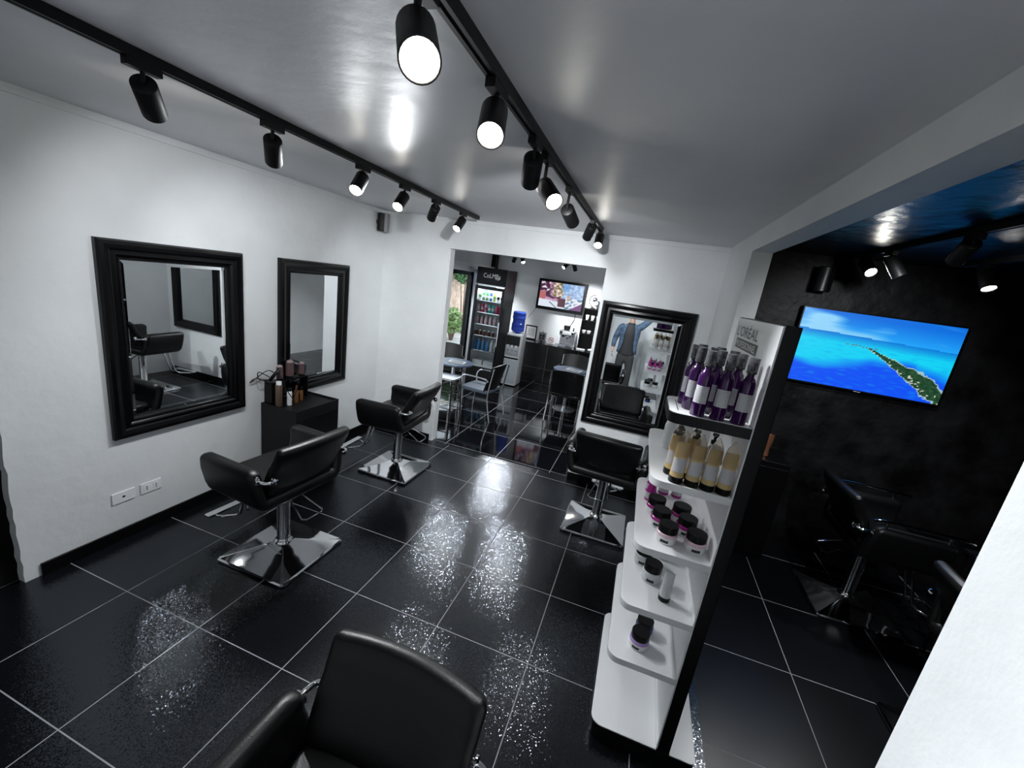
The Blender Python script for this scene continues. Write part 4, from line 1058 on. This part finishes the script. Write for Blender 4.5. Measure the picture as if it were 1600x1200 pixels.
Lt('group_head', [(0.035, 0), (0.035, 0.05), (0, 0.05)], M['chrome'], em, 18, (0.03, -0.03, 0.215))
Tb('portafilter_handle', [(0.03, -0.03, 0.225), (0.03, -0.14, 0.215)], [0.012, 0.016], M['black'], em)
Lt('grinder_spout', [(0.024, 0), (0.03, 0.04), (0, 0.04)], M['black'], em, 14, (-0.09, -0.03, 0.22))
B('drip_tray', (-0.165, 0.165, -0.11, 0.30, 0.0, 0.06), M['chrome'], em, 0.008)
Lt('bean_hopper', [(0.055, 0), (0.075, 0.02), (0.075, 0.09), (0.0, 0.095)], M['matte'], em, 20, (-0.06, 0.15, 0.375))
Lt('tamper', [(0.02, 0), (0.012, 0.02), (0.016, 0.07), (0, 0.075)], M['black'], em, 12, (0.11, 0.05, 0.375))
# framed certificate, clear dispenser, no-smoking sign
e = empty('picture_frame', (0.175, 8.62, 0.8655), label='black framed document leaning on the wall behind the water cooler', cat='picture frame')
B('frame', (-0.14, 0.14, 0.0, 0.02, 0.0, 0.33), M['black'], e, 0.003)
pp = B('mount_paper', (-0.115, 0.115, -0.002, 0.0, 0.03, 0.30), M['paper'], e)
bm = bmesh.new()
for k in range(7): box(bm, -0.08, 0.08, -0.003, -0.002, 0.09 + 0.025 * k, 0.10 + 0.025 * k)
obj('printed_lines', bm, M['grey'], pp, smooth=False)
e = empty('clear_dispenser', (0.49, 8.47, 0.8655), label='clear acrylic box with dark pieces between the frame and the white sign', cat='dispenser')
B('clear_box', (-0.075, 0.075, 0, 0.12, 0, 0.22), M['smoke'], e, 0.003)
for k, (x, z) in enumerate([(-0.035, 0.15), (0.035, 0.15), (-0.035, 0.09), (0.035, 0.09), (0, 0.03)]): B('dark_piece', (x - 0.026, x + 0.026, -0.006, -0.001, z - 0.022, z + 0.022), M['matte'], e)
Lt('knob', [(0.01, 0), (0.014, 0.025), (0, 0.04)], M['steel'], e, 10, (0, 0.06, 0.221))
e = empty('no_smoking_sign', (0.71, 8.50, 0.8655), label='small white no smoking sign standing on the coffee counter', cat='sign')
B('sign_board', (-0.105, 0.105, 0, 0.01, 0, 0.165), M['whiteplastic'], e, 0.002)
bm = bmesh.new(); tube(bm, [(0.058 * math.cos(a), -0.002, 0.085 + 0.058 * math.sin(a)) for a in [2 * PI * k / 24 for k in range(24)]], 0.006, 6, True)
tube(bm, [(-0.04, -0.002, 0.125), (0.04, -0.002, 0.045)], 0.006, 6); obj('red_ring', bm, M['signred'], e)
bm = bmesh.new(); box(bm, -0.035, 0.03, -0.0015, 0, 0.078, 0.090); tube(bm, [(0.032, -0.001, 0.088), (0.026, -0.001, 0.105), (0.036, -0.001, 0.12)], 0.003, 5)
obj('cigarette_symbol', bm, M['ink'], e, smooth=False)
# open shelf with cups
sh = empty('cup_shelf', (1.58, 8.52, 0.8655), label='black open shelf unit with white cups at the right end of the counter', cat='shelf unit')
bm = bmesh.new(); box(bm, -0.26, -0.24, 0, 0.22, 0, 0.92); box(bm, 0.24, 0.26, 0, 0.22, 0, 0.92); box(bm, -0.24, 0.24, 0.20, 0.22, 0, 0.92); obj('side_frame', bm, M['matte'], sh, smooth=False)
for z in (0.34, 0.64, 0.90): B('shelf_board', (-0.24, 0.24, 0, 0.20, z, z + 0.02), M['matte'], sh)
def cup(h, r):
    e = empty('coffee_cup', (0, 0, 0))
    Lt('cup_body', [(r * .6, 0), (r * .65, 0.003), (r, h), (r * .93, h), (r * .6, 0.008), (0, 0.007)], M['whiteplastic'], e, 16)
    Tb('cup_handle', [(r * .9, 0, h * .85), (r * 1.45, 0, h * .8), (r * 1.4, 0, h * .35), (r * .75, 0, h * .3)], 0.005, M['whiteplastic'], e, 6, smooth=4)
    return e
cA = cup(0.11, 0.042); cB = cup(0.07, 0.05)
k = 0
for i, x in enumerate((-0.12, 0.0, 0.12)):
    o = cA if i == 0 else copy_tree(cA); put(o, 1.54 + x, 8.60, 0.8655 + 0.6604, -1, 'tall white cup on the upper shelf above the counter, %s from left' % ord_[i], 'cup', 'tall cups on the upper shelf')
for i, x in enumerate((-0.14, -0.03, 0.14)):
    o = cB if i == 0 else copy_tree(cB); put(o, 1.54 + x, 8.60, 0.8655 + 0.3604, -1, 'low white cup on the middle shelf above the counter, %s from left' % ord_[i], 'cup', 'low cups on the middle shelf')
e = empty('sugar_bowl', (1.66, 8.42, 0.8655), label='white lidded bowl on the counter in front of the cup shelf', cat='bowl')
Lt('bowl', [(0.05, 0), (0.085, 0.02), (0.09, 0.035), (0, 0.035)], M['whiteplastic'], e, 20); Lt('lid', [(0.088, 0.035), (0.05, 0.055), (0.014, 0.06), (0.014, 0.08), (0, 0.085)], M['whiteplastic'], e, 20)
e = empty('napkin_stack', (1.42, 8.36, 0.8655), label='white napkins and saucers lying on the counter beside the espresso machine', cat='napkins')
B('napkins', (-0.08, 0.1, -0.05, 0.07, 0, 0.03), M['paper'], e, 0.004); B('dark_tray', (-0.14, -0.085, -0.05, 0.07, 0, 0.02), M['black'], e)
# globe ornament on the cup shelf
e = empty('globe_ornament', (1.50, 8.60, 0.8655 + 0.9204), label='small globe ornament with a curved stand on top of the cup shelf', cat='ornament')
Lt('ornament_base', [(0.06, 0), (0.05, 0.02), (0.015, 0.03), (0, 0.035)], M['black'], e, 18)
Tb('arc_stand', [(0.0, 0, 0.03), (-0.06, 0, 0.07), (-0.10, 0, 0.15), (-0.085, 0, 0.24), (-0.02, 0, 0.29), (0.02, 0, 0.29)], 0.008, M['black'], e, 8, smooth=5)
for k, (x, z, r) in enumerate([(0.02, 0.20, 0.055), (0.055, 0.115, 0.055)]):
    bm = bmesh.new(); bmesh.ops.create_uvsphere(bm, u_segments=18, v_segments=12, radius=r, matrix=Matrix.Translation((x, 0, z))); obj('glass_ball', bm, M['clearjar'] if k else M['steel'], e)
Tb('television_cable', [(1.12, CY - 0.01, 1.60), (1.11, CY - 0.012, 1.45), (1.05, CY - 0.012, 1.33), (1.03, CY - 0.012, 1.26)], 0.007, M['black'], None, 8, smooth=4)
T(bpy.data.objects['television_cable'], 'black cable hanging from the cafe television to the espresso machine', 'cable')
Tb('wall_cable', [(0.215, CY - 0.008, 1.68), (0.12, CY - 0.008, 1.50), (0.02, CY - 0.008, 1.36)], 0.005, M['grey'], None, 6)
T(bpy.data.objects['wall_cable'], 'thin cable slanting down from the left edge of the cafe television', 'cable')

def round_table(x, y, r, label):
    e = empty('round_table', (x, y, 0), label=label, cat='table')
    Lt('table_top', [(r - 0.008, 0.722), (r, 0.728), (r, 0.742), (r - 0.006, 0.75), (0, 0.75)], M['tabletop'], e, 36)
    Lt('table_post', [(0.03, 0.02), (0.03, 0.722)], M['chrome'], e, 14)
    Lt('table_foot', [(0.21, 0), (0.21, 0.008), (0.05, 0.025), (0.0, 0.03)], M['steel'], e, 28)
    return e
round_table(-0.13, 5.22, 0.31, 'round grey topped table left of the armchair near the window')
round_table(1.56, 6.50, 0.30, 'round grey topped table between two chrome chairs')
def magazine(loc, rz, label):
    e = empty('magazine', loc, rz, label, 'magazine')
    B('pages', (-0.13, 0.13, -0.09, 0.09, 0.0, 0.012), M['paper'], e); B('cover', (-0.132, 0.132, -0.092, 0.092, 0.012, 0.0135), M['paper'], e)
    B('cover_print', (-0.10, 0.10, -0.07, 0.07, 0.0135, 0.0142), M['grey'], e)
magazine((-0.07, 5.20, 0.7503), 0.2, 'magazine on the table near the window')
magazine((1.64, 6.45, 0.7503), -0.2, 'open magazine on the round table between the chrome chairs')
def arm_chair(loc, ang, label, seatm, group='chrome armchairs in the cafe corner'):
    e = empty('armchair', loc, ang - PI / 2, label, 'chair', group)
    bm = bmesh.new(); prism(bm, rrect(-0.25, 0.25, -0.22, 0.25, 0.06, 5), 'z', 0.42, 0.475); obj('seat', bm, seatm, e, bevel=0.015, seg=3)
    bm = bmesh.new()
    nu, nv = 10, 6
    def P(u, v, s):
        return Vector((u * 0.26 * (1 - 0.12 * v * 0), -0.21 - 0.10 * v + 0.05 * u * u + s * 0.010, 0.46 + 0.42 * v - 0.03 * u * u * v))
    F = [[bm.verts.new(P(-1 + 2 * i / nu, j / nv, 1)) for j in range(nv + 1)] for i in range(nu + 1)]
    K = [[bm.verts.new(P(-1 + 2 * i / nu, j / nv, -1)) for j in range(nv + 1)] for i in range(nu + 1)]
    for i in range(nu):
        for j in range(nv):
            bm.faces.new((F[i][j], F[i + 1][j], F[i + 1][j + 1], F[i][j + 1])); bm.faces.new((K[i][j], K[i][j + 1], K[i + 1][j + 1], K[i + 1][j]))
    for i in range(nu): bm.faces.new((F[i][0], K[i][0], K[i + 1][0], F[i + 1][0])); bm.faces.new((F[i][nv], F[i + 1][nv], K[i + 1][nv], K[i][nv]))
    for j in range(nv): bm.faces.new((F[0][j], F[0][j + 1], K[0][j + 1], K[0][j])); bm.faces.new((F[nu][j], K[nu][j], K[nu][j + 1], F[nu][j + 1]))
    obj('backrest', bm, M['leather'], e)
    for s in (-1, 1):
        Tb('arm', [(s * 0.27, 0.24, 0.46), (s * 0.275, 0.25, 0.58), (s * 0.275, 0.18, 0.655), (s * 0.275, -0.02, 0.665), (s * 0.275, -0.18, 0.655), (s * 0.27, -0.22, 0.62)], 0.014, M['chrome'], e, 10, smooth=5)
        Tb('leg', [(s * 0.265, 0.23, 0.48), (s * 0.27, 0.26, 0.0)], 0.012, M['chrome'], e, 10)
        Tb('leg', [(s * 0.268, -0.30, 0.84), (s * 0.268, -0.25, 0.5), (s * 0.272, -0.25, 0.3), (s * 0.275, -0.32, 0.0)], 0.012, M['chrome'], e, 10, smooth=4)
    return e
arm_chair((0.42, 5.16, 0), PI * 0.97, 'chrome armchair with grey seat turned towards the window table', M['seatgrey'])
arm_chair((1.67, 5.92, 0), PI / 2, 'chrome armchair with its black back to the camera in front of the round table', M['leather'])
arm_chair((1.50, 7.22, 0), -PI / 2, 'chrome armchair facing the camera behind the round table', M['seatgrey'])
arm_chair((-0.55, 5.85, 0), -PI / 3, 'chrome armchair behind the window table by the glass', M['leather'])
# wire stool
e = empty('wire_stool', (0.06, 4.62, 0), label='wire frame stool with a pale seat just inside the opening', cat='stool')
bm = bmesh.new(); prism(bm, rrect(-0.17, 0.17, -0.17, 0.17, 0.03, 4), 'z', 0.63, 0.66); obj('seat', bm, M['steel'], e, bevel=0.006)
for sx in (-1, 1):
    for sy in (-1, 1): Tb('leg', [(sx * 0.15, sy * 0.15, 0.63), (sx * 0.19, sy * 0.19, 0.0)], 0.010, M['matte'], e, 8)
bm = bmesh.new()
for z in (0.15, 0.30, 0.45, 0.58):
    d = 0.19 - 0.04 * z / 0.63
    tube(bm, [(-d, -d, z), (d, -d, z), (d, d, z), (-d, d, z)], 0.005, 6, True)
for s in (-1, 1):
    tube(bm, [(-0.16, s * 0.16, 0.45), (0.155, s * 0.155, 0.62)], 0.005, 6); tube(bm, [(0.16, s * 0.16, 0.45), (-0.155, s * 0.155, 0.62)], 0.005, 6)
    tube(bm, [(s * 0.16, -0.16, 0.45), (s * 0.155, 0.155, 0.62)], 0.005, 6)
obj('wire_brace', bm, M['matte'], e)

# ------------------------------------------------------------------ black room furniture
e = empty('wash_cabinet', (3.78, 3.36, 0), label='black cabinet in the dark room behind the product stand', cat='cabinet')
B('cabinet_body', (-0.30, 0.30, -0.22, 0.22, 0, 0.95), M['black'], e, 0.004)
B('cabinet_door', (-0.29, 0.29, -0.226, -0.2205, 0.05, 0.90), M['black'], e, 0.003)
e = empty('copper_cup', (3.90, 3.28, 0.9503), label='copper coloured cup on the black cabinet, right of the product stand', cat='cup')
Lt('cup_body', [(0.022, 0), (0.030, 0.006), (0.024, 0.07), (0.034, 0.14), (0.036, 0.20), (0.032, 0.20), (0.02, 0.10), (0, 0.09)], M['copper'], e, 20)
e = empty('tool_trolley', (5.15, 2.42, 0), label='black tool trolley with pale tools beside the dark room chairs', cat='trolley')
for x in (-0.15, 0.15):
    for y in (-0.12, 0.12): Lt('leg', [(0.008, 0.03), (0.008, 0.84)], M['black'], e, 8, (x, y, 0)); Lt('castor', [(0.015, 0.0), (0.02, 0.015), (0.012, 0.03)], M['black'], e, 10, (x, y, 0))
for z in (0.25, 0.55, 0.82): B('tray', (-0.17, 0.17, -0.14, 0.14, z, z + 0.025), M['black'], e, 0.004)
e = empty('hair_dryer', (5.10, 2.40, 0.8455), label='pale hair dryer lying on the tool trolley', cat='hair dryer')
Tb('dryer_barrel', [(-0.05, 0, 0.042), (0.0, 0, 0.042), (0.09, 0, 0.042)], [0.032, 0.042, 0.028], M['whiteplastic'], e, 16)
Tb('dryer_handle', [(-0.01, 0.0, 0.03), (-0.02, -0.10, 0.018)], 0.015, M['grey'], e, 10)

# ------------------------------------------------------------------ the photographer (seen in the back mirror)
def skin_obj(name, chains, m, parent=None, sub=2):
    """chains: list of lists of (pos, (rx, ry)); first vertex of a later chain may be an index tuple ('j', i) joining to vertex i"""
    me = bpy.data.meshes.new(name); vs = []; es = []; rad = []
    for ch in chains:
        prev = None
        for it in ch:
            if it[0] == 'j': prev = it[1]; continue
            vs.append(it[0]); rad.append(it[1]); i = len(vs) - 1
            if prev is not None: es.append((prev, i))
            prev = i
    me.from_pydata(vs, es, [])
    o = bpy.data.objects.new(name, me); COL.objects.link(o)
    md = o.modifiers.new('Skin', 'SKIN')
    md.use_smooth_shade = True
    if not me.skin_vertices: 
        me.attributes  # layer is created by the modifier
    sv = me.skin_vertices[0].data
    for i, r in enumerate(rad):
        sv[i].radius = r if isinstance(r, tuple) else (r, r); sv[i].use_root = (i == 0)
    ss = o.modifiers.new('Subsurf', 'SUBSURF'); ss.levels = sub; ss.render_levels = sub
    me.materials.append(m)
    if parent: o.parent = parent
    return o
PX, PY = 2.40, -1.10
def V(x, y, z): return (x, y, z)
# local frame: origin on the floor between the feet, facing +y
hand = CAM - FW * 0.10 - Vector((PX, PY, 0)) + Vector((0.06, -0.03, -0.05))
elb = Vector((0.40, -0.02, 1.78)); sh_r = Vector((0.19, 0.0, 1.555)); sh_l = Vector((-0.19, 0.0, 1.555))
hl = Vector((-0.30, 0.10, 0.93)); el_l = Vector((-0.30, -0.03, 1.22))
hand = Vector((hand.x, hand.y, hand.z))
wr = elb.lerp(hand, 0.86)
body = [
    [(V(0, 0, 0.98), (0.125, 0.085)), (V(0, 0.0, 1.12), (0.115, 0.08)), (V(0, 0.0, 1.30), (0.12, 0.085)), (V(0, 0.0, 1.46), (0.12, 0.08)), (V(0, 0.0, 1.57), (0.07, 0.06)), (V(0, 0.015, 1.64), (0.055, 0.058)), (V(0, 0.03, 1.70), (0.062, 0.075)), (V(0, 0.03, 1.77), (0.075, 0.092)), (V(0, 0.02, 1.84), (0.072, 0.088)), (V(0, 0.015, 1.885), (0.04, 0.05))],
    [('j', 3), (sh_r, (0.062, 0.062)), (tuple(elb), (0.044, 0.044)), (tuple(wr), (0.030, 0.026)), (tuple(hand), (0.036, 0.018))],
    [('j', 3), (sh_l, (0.062, 0.062)), (tuple(el_l), (0.044, 0.044)), (V(-0.30, 0.07, 1.00), (0.030, 0.026)), (tuple(hl), (0.036, 0.020))],
    [('j', 0), (V(0.105, 0, 0.88), (0.095, 0.10)), (V(0.12, 0.01, 0.50), (0.062, 0.066)), (V(0.13, -0.01, 0.10), (0.040, 0.045)), (V(0.13, 0.10, 0.035), (0.038, 0.026))],
    [('j', 0), (V(-0.105, 0, 0.88), (0.095, 0.10)), (V(-0.12, 0.01, 0.50), (0.062, 0.066)), (V(-0.13, -0.01, 0.10), (0.040, 0.045)), (V(-0.13, 0.10, 0.035), (0.038, 0.026))]]
person = skin_obj('person', body, M['skin'])
person.location = (PX, PY, 0)
T(person, 'person in denim jacket and black shirt holding up a phone, reflected in the back mirror', 'person')
def fingers(c, d, side, up, hname):
    # five separate fingers, curled
    for k, (o_, L_) in enumerate([(-0.030, 0.055), (-0.010, 0.070), (0.010, 0.075), (0.030, 0.066)]):
        b = c + side * o_ + d * 0.02
        skin_obj('finger', [[(tuple(b), 0.0095), (tuple(b + d * L_ * .45 + up * 0.006), 0.009), (tuple(b + d * L_ * .8 + up * 0.026), 0.0085), (tuple(b + d * L_ * .85 + up * 0.046), 0.008)]], M['skin'], person, 1)
    b = c - side * 0.035
    skin_obj('thumb', [[(tuple(b), 0.011), (tuple(b - side * 0.02 + d * 0.03 + up * 0.01), 0.0105), (tuple(b - side * 0.018 + d * 0.055 + up * 0.03), 0.009)]], M['skin'], person, 1)
fingers(hand, (hand - wr).normalized(), Vector((0, 1, 0)), Vector((-1, 0, 0)), 'r')
fingers(hl, Vector((0, 0.35, -0.94)), Vector((0, 0.94, 0.35)), Vector((1, 0, 0)), 'l')
# face
for s in (-1, 1):
    bm = bmesh.new(); bmesh.ops.create_uvsphere(bm, u_segments=12, v_segments=8, radius=0.013, matrix=Matrix.Translation((s * 0.031, 0.108, 1.80))); obj('eye', bm, M['whiteplastic'], person)
    bm = bmesh.new(); bmesh.ops.create_uvsphere(bm, u_segments=10, v_segments=8, radius=0.022, matrix=Matrix.Translation((s * 0.083, 0.02, 1.785)) @ Matrix.Diagonal((0.45, 0.8, 1.4, 1))); obj('ear', bm, M['skin'], person)
bm = bmesh.new(); bmesh.ops.create_cone(bm, segments=8, radius1=0.017, radius2=0.006, depth=0.05, cap_ends=True, matrix=Matrix.Translation((0, 0.128, 1.775)) @ Matrix.Rotation(-0.35, 4, 'X')); obj('nose', bm, M['skin'], person)
bm = bmesh.new(); bmesh.ops.create_uvsphere(bm, u_segments=12, v_segments=6, radius=0.024, matrix=Matrix.Translation((0, 0.108, 1.735)) @ Matrix.Diagonal((1, 0.35, 0.25, 1))); obj('mouth', bm, M['pink'], person)
bm = bmesh.new(); bmesh.ops.create_uvsphere(bm, u_segments=20, v_segments=12, radius=0.097, matrix=Matrix.Translation((0, 0.0, 1.835)) @ Matrix.Diagonal((0.95, 1.05, 0.92, 1)))
bmesh.ops.delete(bm, geom=[v for v in bm.verts if v.co.y > 0.055 and v.co.z < 1.85 or v.co.z < 1.76], context='VERTS'); obj('hair', bm, M['hair'], person)
# trousers, shoes
skin_obj('trousers', [[(V(0, 0, 1.05), (0.18, 0.125)), (V(0, 0, 0.92), (0.18, 0.13))],
                      [('j', 1), (V(0.105, 0, 0.80), (0.10, 0.105)), (V(0.12, 0.01, 0.50), (0.078, 0.08)), (V(0.13, 0.0, 0.09), (0.06, 0.068))],
                      [('j', 1), (V(-0.105, 0, 0.80), (0.10, 0.105)), (V(-0.12, 0.01, 0.50), (0.078, 0.08)), (V(-0.13, 0.0, 0.09), (0.06, 0.068))]], M['jeans'], person)
for s in (-1, 1):
    bm = bmesh.new()
    prism(bm, [(s * 0.13 + a, 0.05 + b) for a, b in rrect(-0.048, 0.048, -0.135, 0.155, 0.045, 5)], 'z', 0.0, 0.085)
    for v in bm.verts:
        if v.co.z > 0.05 and v.co.y > 0.08: v.co.z = 0.055
    obj('shoe', bm, M['black'], person, bevel=0.018, seg=3)
bm = bmesh.new(); rings = []
for z, rx, ry in ((0.93, 0.180, 0.128), (1.05, 0.176, 0.126), (1.20, 0.172, 0.124), (1.35, 0.184, 0.130), (1.48, 0.188, 0.118), (1.555, 0.135, 0.092), (1.60, 0.074, 0.070), (1.625, 0.070, 0.068)):
    rings.append([bm.verts.new((rx * math.cos(2 * PI * k / 28), ry * math.sin(2 * PI * k / 28) + 0.004, z)) for k in range(28)])
for p_, q_ in zip(rings[:-1], rings[1:]):
    for k in range(28): bm.faces.new((p_[k], p_[(k + 1) % 28], q_[(k + 1) % 28], q_[k]))
obj('shirt', bm, M['shirt'], person)
# open jacket: rings with a gap at the front
bm = bmesh.new(); rings = []
for z, rx, ry, gap in ((0.96, 0.215, 0.150, 52), (1.05, 0.205, 0.145, 44), (1.20, 0.200, 0.142, 36), (1.35, 0.212, 0.148, 32), (1.48, 0.215, 0.138, 28), (1.555, 0.165, 0.110, 30), (1.60, 0.088, 0.080, 44)):
    rg = []
    for k in range(29):
        a = math.radians(90 + gap + (360 - 2 * gap) * k / 28); rg.append(bm.verts.new((rx * math.cos(a), ry * math.sin(a) + 0.004, z)))
    rings.append(rg)
for a, b in zip(rings[:-1], rings[1:]):
    for k in range(28): bm.faces.new((a[k], a[k + 1], b[k + 1], b[k]))
jk = obj('denim_jacket', bm, M['denim'], person)
md = jk.modifiers.new('Solidify', 'SOLIDIFY'); md.thickness = 0.012
skin_obj('jacket_sleeve', [[(V(0.09, 0, 1.50), 0.085), (V(0.20, 0, 1.555), 0.085), (tuple(elb), (0.062, 0.062)), (tuple(elb.lerp(wr, 0.9)), (0.048, 0.048))]], M['denim'], person)
skin_obj('jacket_sleeve', [[(V(-0.09, 0, 1.50), 0.085), (V(-0.20, 0, 1.545), 0.085), (tuple(el_l), (0.062, 0.062)), (V(-0.30, 0.055, 1.03), (0.046, 0.046))]], M['denim'], person)
# phone in the raised hand, just behind the viewpoint
ph = empty('mobile_phone', tuple(CAM - FW * 0.035), 0, 'dark mobile phone held up by the person', 'phone')
ph.rotation_euler = cam.matrix_world.to_euler()
bm = bmesh.new(); prism(bm, rrect(-0.075, 0.075, -0.037, 0.037, 0.010, 4), 'z', 0.0, 0.008); obj('phone_body', bm, M['black'], ph, bevel=0.002)
